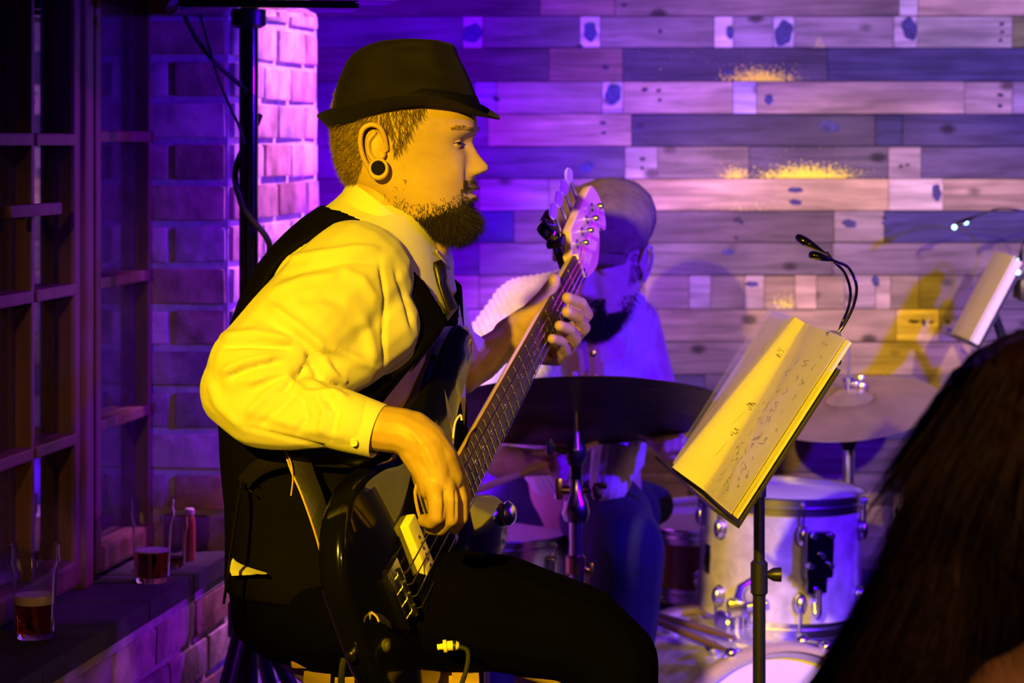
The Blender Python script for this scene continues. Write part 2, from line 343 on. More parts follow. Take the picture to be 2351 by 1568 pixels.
# ---- reclaimed plank wall: backing plus every board
def struct(mb, name, mat, parent=None, smooth=False):
    o = mb.obj(name, mat, parent, smooth); 
    if parent is None: o['kind'] = 'structure'
    return o
wall_back = struct(MB().box((.55, WY+.06, 1.3), (3.6, .06, 2.9)), 'wall_back', M['black_wall'])
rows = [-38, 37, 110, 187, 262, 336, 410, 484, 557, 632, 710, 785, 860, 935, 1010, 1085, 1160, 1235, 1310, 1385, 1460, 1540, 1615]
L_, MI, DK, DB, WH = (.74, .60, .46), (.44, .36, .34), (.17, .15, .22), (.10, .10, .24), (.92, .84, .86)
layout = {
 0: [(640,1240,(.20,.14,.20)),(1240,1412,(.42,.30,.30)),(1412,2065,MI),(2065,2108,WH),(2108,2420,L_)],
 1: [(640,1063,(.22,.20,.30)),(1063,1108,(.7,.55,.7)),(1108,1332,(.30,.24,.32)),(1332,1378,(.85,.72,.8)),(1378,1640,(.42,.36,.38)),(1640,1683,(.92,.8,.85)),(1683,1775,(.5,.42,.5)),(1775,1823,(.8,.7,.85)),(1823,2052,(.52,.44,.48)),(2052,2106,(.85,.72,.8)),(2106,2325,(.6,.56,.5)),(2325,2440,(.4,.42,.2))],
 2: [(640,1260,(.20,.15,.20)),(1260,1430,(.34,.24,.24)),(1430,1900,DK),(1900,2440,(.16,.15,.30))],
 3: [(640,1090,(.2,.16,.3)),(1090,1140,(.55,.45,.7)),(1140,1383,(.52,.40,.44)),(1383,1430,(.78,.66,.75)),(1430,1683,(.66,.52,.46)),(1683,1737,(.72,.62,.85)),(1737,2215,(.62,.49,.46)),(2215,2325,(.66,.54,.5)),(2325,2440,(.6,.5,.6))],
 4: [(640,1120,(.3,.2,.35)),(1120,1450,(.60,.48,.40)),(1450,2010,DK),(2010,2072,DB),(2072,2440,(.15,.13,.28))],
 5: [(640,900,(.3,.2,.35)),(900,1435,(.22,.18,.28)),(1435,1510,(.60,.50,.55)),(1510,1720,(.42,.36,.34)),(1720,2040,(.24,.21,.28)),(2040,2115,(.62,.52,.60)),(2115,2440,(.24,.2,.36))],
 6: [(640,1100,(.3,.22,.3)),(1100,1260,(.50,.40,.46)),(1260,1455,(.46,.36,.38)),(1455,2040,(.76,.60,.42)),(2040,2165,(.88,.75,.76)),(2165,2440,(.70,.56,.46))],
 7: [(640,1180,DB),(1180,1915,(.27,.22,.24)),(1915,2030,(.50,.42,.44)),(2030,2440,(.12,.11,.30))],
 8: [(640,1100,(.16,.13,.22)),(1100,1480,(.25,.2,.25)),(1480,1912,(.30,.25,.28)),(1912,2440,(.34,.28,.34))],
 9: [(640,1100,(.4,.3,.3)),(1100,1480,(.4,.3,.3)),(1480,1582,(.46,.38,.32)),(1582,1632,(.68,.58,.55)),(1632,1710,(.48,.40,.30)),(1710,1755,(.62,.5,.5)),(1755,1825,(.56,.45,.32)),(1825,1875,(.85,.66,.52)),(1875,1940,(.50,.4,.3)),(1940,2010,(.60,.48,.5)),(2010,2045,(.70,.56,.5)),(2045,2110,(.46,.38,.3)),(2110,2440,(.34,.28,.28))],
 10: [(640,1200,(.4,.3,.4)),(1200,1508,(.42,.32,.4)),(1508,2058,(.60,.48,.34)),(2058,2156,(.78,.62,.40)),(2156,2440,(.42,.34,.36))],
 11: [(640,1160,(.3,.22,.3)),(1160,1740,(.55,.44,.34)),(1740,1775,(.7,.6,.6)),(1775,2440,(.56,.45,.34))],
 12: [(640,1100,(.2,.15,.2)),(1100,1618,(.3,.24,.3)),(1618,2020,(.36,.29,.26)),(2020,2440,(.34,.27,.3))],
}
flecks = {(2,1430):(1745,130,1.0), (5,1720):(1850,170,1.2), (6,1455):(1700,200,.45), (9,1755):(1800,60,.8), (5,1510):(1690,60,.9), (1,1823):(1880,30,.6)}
for i in range(-6, len(rows)+1):
    if i < 0: y0, y1 = -38+75*i, -38+75*(i+1)
    elif i >= len(rows)-1: y0 = 1615+75*(i-len(rows)+1); y1 = y0+75
    else: y0, y1 = rows[i], rows[i+1]
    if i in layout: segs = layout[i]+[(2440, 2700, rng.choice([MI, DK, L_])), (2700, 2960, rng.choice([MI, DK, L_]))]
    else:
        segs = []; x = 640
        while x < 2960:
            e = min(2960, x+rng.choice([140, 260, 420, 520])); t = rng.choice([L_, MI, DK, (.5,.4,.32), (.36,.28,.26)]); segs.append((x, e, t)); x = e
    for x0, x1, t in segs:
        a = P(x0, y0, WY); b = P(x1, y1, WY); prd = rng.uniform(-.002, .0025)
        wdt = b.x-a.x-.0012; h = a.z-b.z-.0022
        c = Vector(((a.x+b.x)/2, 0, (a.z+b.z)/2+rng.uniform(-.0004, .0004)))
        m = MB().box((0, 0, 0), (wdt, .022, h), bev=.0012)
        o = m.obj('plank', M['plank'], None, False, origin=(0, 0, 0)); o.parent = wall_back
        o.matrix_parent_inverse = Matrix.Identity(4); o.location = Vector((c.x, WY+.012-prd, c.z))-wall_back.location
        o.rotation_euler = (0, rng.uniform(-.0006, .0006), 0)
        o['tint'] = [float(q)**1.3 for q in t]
        k = flecks.get((i, x0))
        if k: o['fleck'] = [float((k[0]-CX)/F*WY-c.x), float(k[1]/F*WY), float(k[2])]
        else: o['fleck'] = [0.0, 1.0, 0.0]
# dark knots and block stains on the boards (thin inlays of stained wood)
M['knot'] = pbr('dark_knot', (.035, .03, .16), .7, var=.5, vscale=120)
M['nailhole'] = pbr('rusty_nail', (.03, .02, .06), .8)
def blot(px, py, rx, ry, mat, sd=0):
    c = P(px, py, WY); k = WY/F; r2 = random.Random(int(px*7+py)); n = 22
    v = [Vector((c.x, WY-.0028, c.z))]
    ph = r2.uniform(0, 6)
    for j in range(n):
        a = 2*PI*j/n; q = 1+.13*math.sin(2*a+ph)+.08*math.sin(5*a+ph*2)
        v.append(Vector((c.x+math.cos(a)*rx*k*q, WY-.0015, c.z+math.sin(a)*ry*k*q)))
    o = rawobj('knot', v, [(0, 1+j, 1+(j+1)%n) for j in range(n)], mat, wall_back)
for b in [(1085,77,21,24),(1355,73,17,20),(1676,74,9,14),(1799,76,22,28),(2088,66,18,26),(1408,216,20,22),(1346,384,18,12),(1765,228,11,11),(1903,290,24,13),(1672,165,14,4),(2150,442,12,18),(1826,436,16,7),(1826,464,14,7),(1950,513,16,10),(1672,578,14,7),(1726,652,14,7),(2010,645,8,14),(2035,512,10,6),(1880,578,9,5),(2120,740,6,8)]: blot(*b, M['knot'])
for b in [(1433,12,6,4),(1516,72,4,5),(1384,282,7,4),(1386,305,5,4),(1475,365,6,5),(1474,386,4,5),(1480,206,8,4),(1512,208,6,3),(1515,230,5,3),(2068,382,5,4),(2083,378,5,3),(2300,55,5,4),(2301,73,4,4),(2297,92,4,4),(2297,218,7,4),(2296,243,6,4),(1692,504,8,6),(1702,510,6,4),(1690,546,5,3),(2030,500,5,4),(2040,528,6,4),(1470,289,8,4),(1140,228,8,5),(2098,738,12,5),(2138,740,5,4),(2175,738,7,4),(2180,758,7,4),(1330,108,8,6),(1390,154,9,5)]: blot(*b, M['nailhole'])

wall_right = struct(MB().box((2.4, 2.6, 1.3), (.06, 7.6, 2.9)), 'wall_right', M['black_wall'])
floor = struct(MB().box((.2, 2.4, -.03), (6, 7.8, .06)), 'floor', M['floor'])
ceiling = struct(MB().box((.2, 2.4, 2.85), (6, 7.8, .06)), 'ceiling', M['ceiling'])

# ---- left wall: inner brick face runs away at slope .165, window set back by about .15 m
SL = .165
def inner(d): return -1.233+SL*d                            # x of the inner face at depth d
def wplane(d): return -1.395+SL*d                           # x of the window plane
ndir = Vector((1, -SL, 0)).normalized(); adir = Vector((SL, 1, 0)).normalized()
LZ = CZ-.742                                                # ledge height
D0, D1, DE = 2.2, 4.37, 5.03                                # start, jamb, end of pier
wall_left = MB()
def prismw(mb, pts, z0, z1):                                # horizontal polygon extruded
    return mb.prism([(p[0], p[1]) for p in pts], z0, z1)
j0 = (inner(D1), D1)
prismw(wall_left, [(inner(D1)-.007, D1+.008), (inner(DE)-.007, DE-.008), (inner(DE)-.5, DE-.008), (inner(D1)-.5, D1+.008)], 0, 2.85)
prismw(wall_left, [(inner(D0)-.008, D0), (inner(D1+.05)-.008, D1+.05), (inner(D1+.05)-.45, D1+.05), (inner(D0)-.45, D0)], 0, LZ-.04)
wl = struct(wall_left, 'wall_left', M['mortar'])
rb = random.Random(3)
brick_meshes = []
def brick_obj(c, along, outn, l, h, dep, tint, parent, name='brick'):
    # soft-edged, slightly warped brick
    mb = MB().box((0,0,0), (l, dep, h), bev=.005)
    sd = rb.uniform(0, 99)
    vv = []
    for q in mb.v:
        q = Vector(q); n_ = noise.noise_vector(q*28+Vector((sd, sd, sd)))*.0035; vv.append(q+n_)
    rot = Matrix((along, outn*-1, Vector((0,0,1)))).transposed()
    mb.v = [tuple(rot@q) for q in vv]
    o = mb.obj(name, M['brick'], None, True, origin=(0,0,0), autosm=50); o.parent = parent; o.location = Vector(c)-W[parent.name].translation; o['tint'] = tint
    return o
def btint():
    return rb.choice([[.52,.34,.27],[.42,.24,.18],[.60,.47,.40],[.30,.17,.14],[.55,.42,.38],[.36,.28,.26],[.48,.30,.22]])
CH = .0755; k = 0
z = .02
while z < 2.8:
    # long face of the pier, courses with broken bond
    t = D1+.006; seq = [.215, .20, .22] if k%2 == 0 else [.105, .215, .215, .10]
    for l in seq:
        l2 = min(l, DE-.004-t)
        if l2 > .03:
            dm = t+l2/2/math.sqrt(1+SL*SL); c = Vector((inner(dm), dm, z+CH/2))-ndir*(.045-rb.uniform(0, .004))
            brick_obj(c, adir, ndir, l2-.013, CH-.013, .09, btint(), wl)
        t += l
    # jamb face looking back down the room
    x0, x1 = inner(D1)-.165, inner(D1)-.006
    if z > LZ-.02:
        cut = [(x0, x1)] if k%2 else [(x0, x0+.055), (x0+.055, x1)]
        for a, b in cut:
            c = Vector(((a+b)/2, D1+.045-rb.uniform(0,.004), z+CH/2))
            t_ = btint(); brick_obj(c, Vector((1,0,0)), Vector((0,-1,0)), b-a-.012, CH-.013, .085, t_, wl)
    # end of the pier, facing the plank wall side
    z += CH; k += 1
# wall under the ledge
z = LZ-.045-CH; k = 0
while z > .0:
    t = D0+(.1 if k%2 else 0)
    while t < D1+.02:
        l = .215+rb.uniform(-.012, .012); dm = t+l/2
        c = Vector((inner(dm), dm, z+CH/2))-ndir*(.045-rb.uniform(0, .005))
        if dm < D1: brick_obj(c, adir, ndir, l*math.sqrt(1+SL*SL)-.013, CH-.013, .09, btint(), wl)
        t += l
    z -= CH; k += 1
# ledge slabs
ledge = MB(); prismw(ledge, [(inner(D0)-.17, D0), (inner(D0)+.0, D0), (inner(D1)+.0, D1), (inner(D1)-.17, D1)], LZ-.05, LZ-.03)
lo = struct(ledge, 'trim_1', M['mortar'])
t = D0
while t < D1:
    l = min(.24, D1-t); m = MB(); a, b = t+.002, t+l-.003
    prismw(m, [(inner(a)-.172, a), (inner(a)+.006, a), (inner(b)+.006, b), (inner(b)-.172, b)], LZ-.032, LZ+rb.uniform(-.001, .001))
    m.obj('stone', M['ledge'], lo, False); t += l
# ---- windows in the recess
def bar(mb, d0, z0, d1, z1, wd, dep, off=0.):                # straight bar in the window plane from (d0,z0) to (d1,z1)
    a = Vector((wplane(d0), d0, z0))+ndir*off; b = Vector((wplane(d1), d1, z1))+ndir*off
    dr = (b-a); L = dr.length; dr.normalize(); side = ndir.cross(dr).normalized()
    rot = Matrix((dr, side, ndir)).transposed()
    return mb.box((a+b)/2, (L, wd, dep), rot, bev=min(wd, dep)*.18)
def dpx(px): return 1.395/(SL-(px-CX)/F)                     # depth at which the window plane is seen at column px
def window(name, pl, pr, pm, ys, ztop, stile=.03):
    dl, dr_ = dpx(pl), dpx(pr); zb = LZ+.012
    o = MB(); 
    for d in (dl, dr_): bar(o, d, zb, d, ztop, stile, .045)
    bar(o, dl, zb+.02, dr_, zb+.02, .045, .045); bar(o, dl, ztop, dr_, ztop, .045, .045)
    wo = struct(o, name, M['frame'])
    dm = dpx(pm); bar(MB(), 0, 0, 1, 1, 1, 1)
    q = MB(); bar(q, dm, zb+.03, dm, ztop-.03, .014, .030, .004); q.obj('glazing_bar', M['frame'], wo, False)
    zs = [CZ-(y-HY)/F*dpx(px_) for px_, y in ys]
    for zz in zs:
        q = MB(); bar(q, dl, zz, dm-.007, zz, .020, .036, .005); q.obj('glazing_bar', M['frame'], wo, False)
        q = MB(); bar(q, dm+.007, zz, dr_, zz, .020, .036, .005); q.obj('glazing_bar', M['frame'], wo, False)
    zz = sorted([zb+.04]+zs+[ztop-.02])
    for i in range(len(zz)-1):
        for a, b in ((dl+.012, dm), (dm, dr_-.012)):
            q = MB(); bar(q, (a+b)/2, zz[i]+.005, (a+b)/2, zz[i+1]-.005, (b-a), .004, -.010); q.obj('pane', M['pane'], wo, False)
    return wo
w2 = window('window_2', 198, 404, 322, [(205,313),(205,650),(205,978)], 1.88)
w1 = window('window_1', -150, 150, 50, [(50,320),(50,680),(50,1040)], 1.88, .035)
w3 = window('window_3', -420, -175, -290, [(-290,325),(-290,715),(-290,1100)], 1.88)
# mullion post between, plus the wall behind and a dim timber lining outside
q = MB(); bar(q, dpx(168), LZ, dpx(168), 2.8, .045, .10, -.02); struct(q, 'trim_2', M['frame'])
q = MB(); bar(q, D1+.05, LZ, D1+.05, 2.8, .06, .06, -.0); struct(q, 'trim_3', M['frame'])
q = MB(); bar(q, D0, 1.93, D1+.05, 1.93, .09, .10, -.01); struct(q, 'trim_4', M['frame'])
q = MB(); bar(q, D0, 2.25, D1+.08, 2.25, 1.1, .06, -.02); struct(q, 'wall_upper_left', M['black_wall'])
q = MB(); bar(q, D0, 1.2, D1+.4, 1.2, 2.4, .04, -.42); struct(q, 'wall_outside', M['black_wall'])
for i, px in enumerate((120, 262, 300, 372)):
    d = dpx(px)+.12; q = MB(); bar(q, d, LZ, d, 1.95, .035, .05, -.22); struct(q, 'trim_%d' % (5+i), M['frame'])
q = MB(); q.box(P(30, 482, dpx(30))+ndir*.035, (.012, .22, .020), Matrix.Rotation(-math.atan(SL), 3, 'Z'), bev=.004)
q.box(P(-10, 482, dpx(30))+ndir*.015, (.05, .02, .016), Matrix.Rotation(-math.atan(SL), 3, 'Z'), bev=.003)
q.obj('window_handle', M['frame'], w1, True)
# ================================================================== PEOPLE
def head_shape(S, N=150, A=190):
    """S: dict of tables in metres in head space (x forward, y to its left, z up, ear hole at the origin). returns verts, faces"""
    T = np.array(S['rings'], float)                          # rows z, xb, xf, w
    zt, zb = T[0,0], T[-1,0]
    v = []; f = []
    tt = (1-np.cos(np.linspace(0.0, PI, N)))/2
    tt = .55*tt+.45*np.linspace(0, 1, N)
    zs = zt+(zb-zt)*tt
    # smooth interpolation of the tables
    fine = np.linspace(T[0,0], T[-1,0], 600)
    def sm(col):
        a = np.interp(fine[::-1], T[::-1,0], T[::-1,col])[::-1]; k = np.hanning(31); k /= k.sum()
        p = np.pad(a, 15, mode='edge'); return np.convolve(p, k, 'valid')
    C = [sm(j) for j in (1, 2, 3)]
    N_ = np.array(S['nose'], float)                          # z, protrusion, half width
    g = lambda d, s: math.exp(-(d/s)**2)
    for z in zs:
        xb, xf, w = [np.interp(-z, -fine, c) for c in C]
        a = (xf-xb)/2; xc = (xf+xb)/2
        npz = np.interp(-z, -N_[:,0], N_[:,1]); nw = np.interp(-z, -N_[:,0], N_[:,2])
        for k in range(A):
            th = 2*PI*k/A; c = math.cos(th); s = math.sin(th)
            e = 2/2.25
            x = xc+a*math.copysign(abs(c)**e, c); y = w*math.copysign(abs(s)**e, s)*(1-.10*max(c, 0)+.03*max(-c, 0))
            if c > -.2:
                fr = min(1, (c+.2)/.5); ay = abs(y)
                d = npz*math.exp(-(ay/nw)**2.6)
                d += -.0068*g(ay-.027, .015)*g(z-S['ze'], .011)                 # eye socket
                d += -.003*g(ay-.016, .010)*g(z-S['ze'], .014)
                d += .0032*g(ay-.028, .020)*g(z-S['ze']-.020, .0075)            # brow ridge
                d += .0045*g(ay-.040, .018)*g(z-S['ze']+.036, .020)             # cheek bone
                d += .0075*g(ay-.0145, .0062)*g(z-S['zn'], .0065)               # nostril wings
                d += -.0028*g(ay-.022, .006)*g(z-S['zn']+.002, .012)            # fold beside the nose
                d += .0058*g(ay, .021)*g(z-S['zm']-.0062, .0050)                # upper lip
                d += .0062*g(ay, .019)*g(z-S['zm']+.0066, .0056)                # lower lip
                d += -.0050*g(ay, .024)*g(z-S['zm'], .0022)
                d += -.0035*g(ay, .020)*g(z-S['zm']+.018, .006)
                d += .0055*g(ay, .018)*g(z-S['zm']+.034, .012)                  # chin
                x += d*fr
            v.append((x, y, z))
    for i in range(N-1):
        for k in range(A): f.append((i*A+k, (i+1)*A+k, (i+1)*A+(k+1)%A, i*A+(k+1)%A))
    f.append(tuple(range(A))); f.append(tuple((N-1)*A+k for k in range(A-1, -1, -1)))
    return np.array(v), f
def ear_shape(side, k=1.):
    """ear built round the ear hole: helix, antihelix, bowl, lobe; remeshed to one skin"""
    m = MB(); s = side
    def p(x, z, y=0.): return Vector((x*k, s*(.074+y)*1., z*k))
    hel = [p(.012, .002, .004), p(.010, .018, .010), p(.004, .031, .014), p(-.008, .035, .017), p(-.019, .028, .018), p(-.022, .012, .018), p(-.019, -.006, .016), p(-.013, -.020, .013), p(-.006, -.030, .010)]
    hel = catmull(hel, 5)
    m.chain(hel, [.0038]*len(hel), 8)
    m.chain(catmull([p(-.004, .024, .010), p(-.012, .012, .012), p(-.011, -.004, .011), p(-.004, -.014, .010)], 4), [.0035]*13, 8)
    m.ell(p(-.006, .004, .004), (.016*k, .006, .026*k)); m.ell(p(-.003, -.027, .009), (.010*k, .0045, .011*k))
    m.cap(p(.008, -.006, .006), p(.004, -.012, .007), .0042, .004, 8)
    m.ell(p(-.004, .0, -.004), (.014*k, .009, .022*k))
    return remesh(m, .0011, 3)
def join(parts):
    V = []; Fc = []; n = 0
    for v, f in parts:
        V.append(np.asarray(v)); Fc += [tuple(i+n for i in q) for q in f]; n += len(v)
    return np.concatenate(V), Fc
def xf(v, M4):
    A = np.array(M4); return np.asarray(v)@A[:3,:3].T+A[:3,3]
def finger(m, pts, rad): return m.chain(pts, rad, 12)

# ------------------------------------------------------------------ the bass player
YM = 3.35
K = 1/(F/YM)                                                # metres per pixel at the man
def hz(py): return (345-py)*K
def hx(px): return (px-895)*K
man = empty('person', (P(800, 1500, YM).x, YM, 0), 'bearded man in black hat, waistcoat and white shirt seated playing the bass', 'person')
MH = Matrix.Translation(P(895, 345, YM-.0)) @ Matrix.Rotation(R(-9), 4, 'Z') @ Matrix.Rotation(R(1), 4, 'Y')
head_tab = [(112,905,950,.012),(122,868,985,.036),(140,832,1028,.056),(165,803,1058,.068),(200,780,1080,.0755),(250,768,1093,.0785),(285,766,1095,.078),(300,766,1096,.0775),(325,768,1086,.0755),(360,774,1084,.0725),(395,786,1086,.070),(415,800,1088,.069),(440,826,1088,.0665),(465,852,1087,.062),(490,885,1087,.055),(508,915,1084,.046),(522,948,1074,.034),(530,975,1060,.020),(534,1000,1045,.008)]
S = dict(rings=[(hz(a), hx(b), hx(c), d) for a, b, c, d in head_tab],
  nose=[(hz(300),0,.010),(hz(322),.001,.010),(hz(332),.004,.010),(hz(350),.0105,.0105),(hz(364),.0180,.012),(hz(375),.0240,.0135),(hz(385),.0245,.0145),(hz(393),.0175,.0135),(hz(401),.006,.012),(hz(410),.003,.012),(hz(418),.003,.02),(hz(430),.002,.02),(hz(470),0,.02)],
  ze=hz(326), zn=hz(392), zm=hz(438))
hv, hf = head_shape(S)
ev, en, ef = ear_shape(-1); ev2, en2, ef2 = ear_shape(1)
# eyelids: two folds over the eyeball
EY = Vector((hx(1050), -.0300, hz(327)))
lid = MB()
def lids(lid, ex, ez, yy, up=13., lo=9., az0=54., r=.0137):
    for sg in (-1, 1):
        c = Vector((ex, sg*yy, ez)); naz = 49
        for top in (1, 0):
            rr = []
            for i in range(13):
                row = []
                for j in range(naz):
                    az = -100+200*j/(naz-1); op = math.cos(R(az/az0*90))**.8 if abs(az) < az0 else 0
                    e0 = -1+up*op if top else -1-lo*op
                    el = R(e0+((86 if top else -86)-e0)*(i/12)**1.2); az_ = R(az)
                    rad_ = r+(.0006*math.exp(-(i/1.5)**2))
                    row.append(c+Vector((math.cos(el)*math.cos(az_), math.cos(el)*math.sin(az_), math.sin(el)))*rad_)
                rr.append(row)
            inner_ = [[c+(p-c)*(.0115/.0128) for p in rr[0]]]
            lid.loft(inner_+rr, cap=False, closed=False)
lids(lid, EY.x, EY.z, .0300, 11., 7., 84., .0128)
lashes = []
for sg in (-1, 1):
    c = Vector((EY.x, sg*.0300, EY.z)); pts_ = []
    for j in range(21):
        az = -88+146*j/20*1.0; op = math.cos(R(az/84*90))**.8 if abs(az) < 84 else 0
        el = R(-1+11*op+1.5); pts_.append(c+Vector((math.cos(el)*math.cos(R(az)), (1 if sg < 0 else -1)*math.cos(el)*math.sin(R(az)), math.sin(el)))*.0133)
    lashes.append(MB().tube(pts_, .00065, 6))
# body skin: neck, torso core, legs, forearms and both hands as one surface
b = MB()
b.chain([P(893,430,YM), P(872,520,YM), P(830,640,YM)], [.061, .064, .075])
b.chain([P(985,560,YM), P(930,640,YM)], [.03, .05])
b.chain([P(820,660,YM), P(790,900,YM), P(790,1250,YM), P(800,1400,YM)], [.10, .12, .12, .12])
for dy in (-.10, .10):
    b.chain([P(720,1400,YM+dy), P(1120,1440,YM+dy*1.2), P(1400,1545,YM+dy*1.5)], [.055, .050, .045])
    b.chain([P(1400,1545,YM+dy*1.5), P(1330,2060,YM+dy*1.4), P(1380,2330,YM+dy*1.4)], [.048, .045, .035])
b.chain([P(810,650,3.20), P(700,750,3.13), P(600,850,3.10), P(560,905,3.10)], [.05, .05, .045, .034])      # right arm under the sleeve
b.chain([P(560,905,3.10), P(680,955,3.06), P(780,970,3.04), P(850,984,3.03)], [.030, .028, .027, .027])
b.chain([P(900,650,3.50), P(1000,730,3.56), P(1050,850,3.60)], [.05, .045, .04])                            # left arm
b.chain([P(1050,850,3.60), P(1100,830,3.63), P(1145,795,3.66)], [.038, .033, .027])
bv, bn, bf = remesh(b, .0075, 3)
h = MB()                                                   # right forearm end + hand
h.chain([P(830,975,3.035), P(880,984,3.03), P(925,990,3.02), P(962,1010,3.015)], [.030, .0295, .029, .0285])
h.chain([P(905,980,3.025), P(950,984,3.02), P(985,1013,3.015)], [.021, .0225, .023])
h.chain([P(975,1020,3.012), P(1005,1056,3.01), P(1030,1098,3.01)], [.0285, .0255, .019])
h.chain([P(960,1030,3.015), P(983,1080,3.00), P(990,1120,2.995)], [.026, .021, .0165])
h.chain([P(1000,1040,3.03), P(1035,1080,3.04), P(1054,1108,3.045)], [.026, .018, .013])
h.chain([P(985,1040,3.0), P(1000,1080,2.995), P(1008,1118,2.99)], [.022, .0185, .0145])
finger(h, [P(993,1108,2.99), P(1003,1150,2.975), P(1003,1184,2.975), P(990,1197,2.985), P(974,1195,3.00)], [.0138, .0118, .0112, .0098, .0088])
finger(h, [P(1020,1105,2.995), P(1033,1148,2.985), P(1034,1190,2.988), P(1012,1213,3.01), P(990,1212,3.03)], [.0128, .0112, .0108, .0095, .0088])
finger(h, [P(1040,1100,3.02), P(1055,1145,3.012), P(1057,1188,3.015), P(1042,1212,3.035)], [.0122, .0108, .0102, .0088])
finger(h, [P(1052,1095,3.045), P(1064,1135,3.045), P(1062,1170,3.055), P(1052,1202,3.075)], [.0118, .0104, .0096, .0085])
finger(h, [P(965,1045,3.05), P(972,1095,3.085), P(985,1145,3.105), P(990,1170,3.115)], [.019, .015, .0125, .011])
rv, rn, rf = remesh(h, .0021, 3)
for q in ([(985,1128),(1000,1140),(1010,1128)], [(1020,1115),(1040,1120)]): stroke(rv, rn, q, 6, .0012)
for q in ([(1019,1122),(1021,1160),(1018,1196)], [(1046,1120),(1047,1155),(1046,1196)]): stroke(rv, rn, q, 3.0, -.0025)
for q in ([(940,985),(975,1025),(1002,1075)],): stroke(rv, rn, q, 7, .0014)
h = MB()                                                   # left hand behind and round the neck
h.chain([P(1100,828,3.64), P(1145,797,3.66), P(1180,775,3.68)], [.029, .0275, .029])
h.chain([P(1165,790,3.675), P(1215,790,3.72), P(1262,800,3.76)], [.030, .030, .026])
h.chain([P(1170,770,3.675), P(1210,740,3.70), P(1250,760,3.75)], [.027, .025, .022])
h.chain([P(1190,755,3.68), P(1222,715,3.69), P(1250,682,3.70), P(1270,652,3.705), P(1273,643,3.705)], [.021, .0155, .0128, .0110, .0100])
finger(h, [P(1262,770,3.77), P(1320,752,3.755), P(1346,722,3.71), P(1334,697,3.675), P(1303,684,3.640)], [.0125, .0118, .0112, .0100, .0092])
finger(h, [P(1265,795,3.77), P(1312,782,3.745), P(1340,752,3.70), P(1327,728,3.665), P(1302,716,3.636)], [.0125, .0116, .0110, .0098, .009])
finger(h, [P(1258,812,3.765), P(1300,806,3.735), P(1320,778,3.69), P(1308,756,3.655), P(1285,748,3.630)], [.0120, .0110, .0105, .0092, .0086])
finger(h, [P(1245,822,3.755), P(1280,826,3.725), P(1298,806,3.685), P(1288,784,3.650), P(1268,778,3.625)], [.0110, .0100, .0094, .0085, .008])
lv, ln, lf = remesh(h, .0022, 3)
MHn = MH
mbody = join([(xf(hv, MHn), hf), (xf(ev, MHn), ef), (xf(ev2, MHn), ef2), (xf(lid.v, MHn), lid.f), (bv, bf), (rv, rf), (lv, lf)])
body = rawobj('body', mbody[0], mbody[1], M['skin'], man, True)
for lash in lashes: lash.v = [tuple(a) for a in xf(lash.v, MHn)]; lash.obj('eyelashes', M['beard'], man)
def eye_mat(name):
    m, n, bb = nt(name); N = n.nodes; L = n.links
    tc = N.new('ShaderNodeTexCoord'); sp = N.new('ShaderNodeVectorMath'); sp.operation = 'LENGTH'
    mp = N.new('ShaderNodeMapping'); mp.inputs['Scale'].default_value = (0, 1, 1); L.new(tc.outputs['Object'], mp.inputs[0]); L.new(mp.outputs[0], sp.inputs[0])
    cr = N.new('ShaderNodeValToRGB'); mr = N.new('ShaderNodeMath'); mr.operation = 'MULTIPLY'; mr.inputs[1].default_value = 100
    L.new(sp.outputs['Value'], mr.inputs[0]); L.new(mr.outputs[0], cr.inputs[0]); cr.color_ramp.interpolation = 'CONSTANT'
    e = cr.color_ramp.elements; e[0].position = 0; e[0].color = (.003,.003,.003,1); e[1].position = .25; e[1].color = (.05,.03,.015,1)
    x = e.new(.60); x.color = (.62,.58,.52,1)
    L.new(cr.outputs[0], bb.inputs['Base Color']); bb.inputs['Roughness'].default_value = .08; return m
M['eye'] = eye_mat('eye')
def eyes(parent, MHx, y=.0315, ex=None, tilt=0, yaw=0):
    for sg in (-1, 1):
        q = MB().ell((0,0,0), .0118, n=24, m=16)
        c = MHx@Vector((ex.x, sg*y, ex.z)); e = bpy.data.objects.new('eye', bpy.data.meshes.new('eye'))
        e.data.from_pydata(q.v, [], q.f); e.data.polygons.foreach_set('use_smooth', [True]*len(q.f)); e.data.materials.append(M['eye']); COL.objects.link(e)
        e.parent = parent; m4 = MHx.to_3x3().to_4x4()@Matrix.Rotation(R(yaw), 4, 'Z')@Matrix.Rotation(R(tilt), 4, 'Y'); m4.translation = c; e.matrix_local = W[parent.name].inverted()@m4; W[e.name] = m4
eyes(man, MHn, .0300, EY, 4, -16)
# ear plug: black disc in a flesh ring
c = Vector((hx(900), -.088, hz(384)))
pl = MB().lathe([(0,-.004),(.0092,-.004),(.0098,.0018),(.0094,.0026),(.0085,.0026),(.0080,.0018),(0,.0018)], c, (0.12,-1,.05), 28)
pl.v = [tuple(a) for a in xf(pl.v, MHn)]; pl.obj('ear_plug', M['ribbon'], man)
lb = MB().tube([c+Vector((math.cos(a_)*.0118, .001, math.sin(a_)*.0125-.0008)) for a_ in np.linspace(0, 2*PI, 33)], [.0026+.0014*max(0, -math.sin(a_)) for a_ in np.linspace(0, 2*PI, 33)], 10); lb.v = [tuple(a) for a in xf(lb.v, MHn)]; lb.obj('ear_lobe', M['skin'], man)
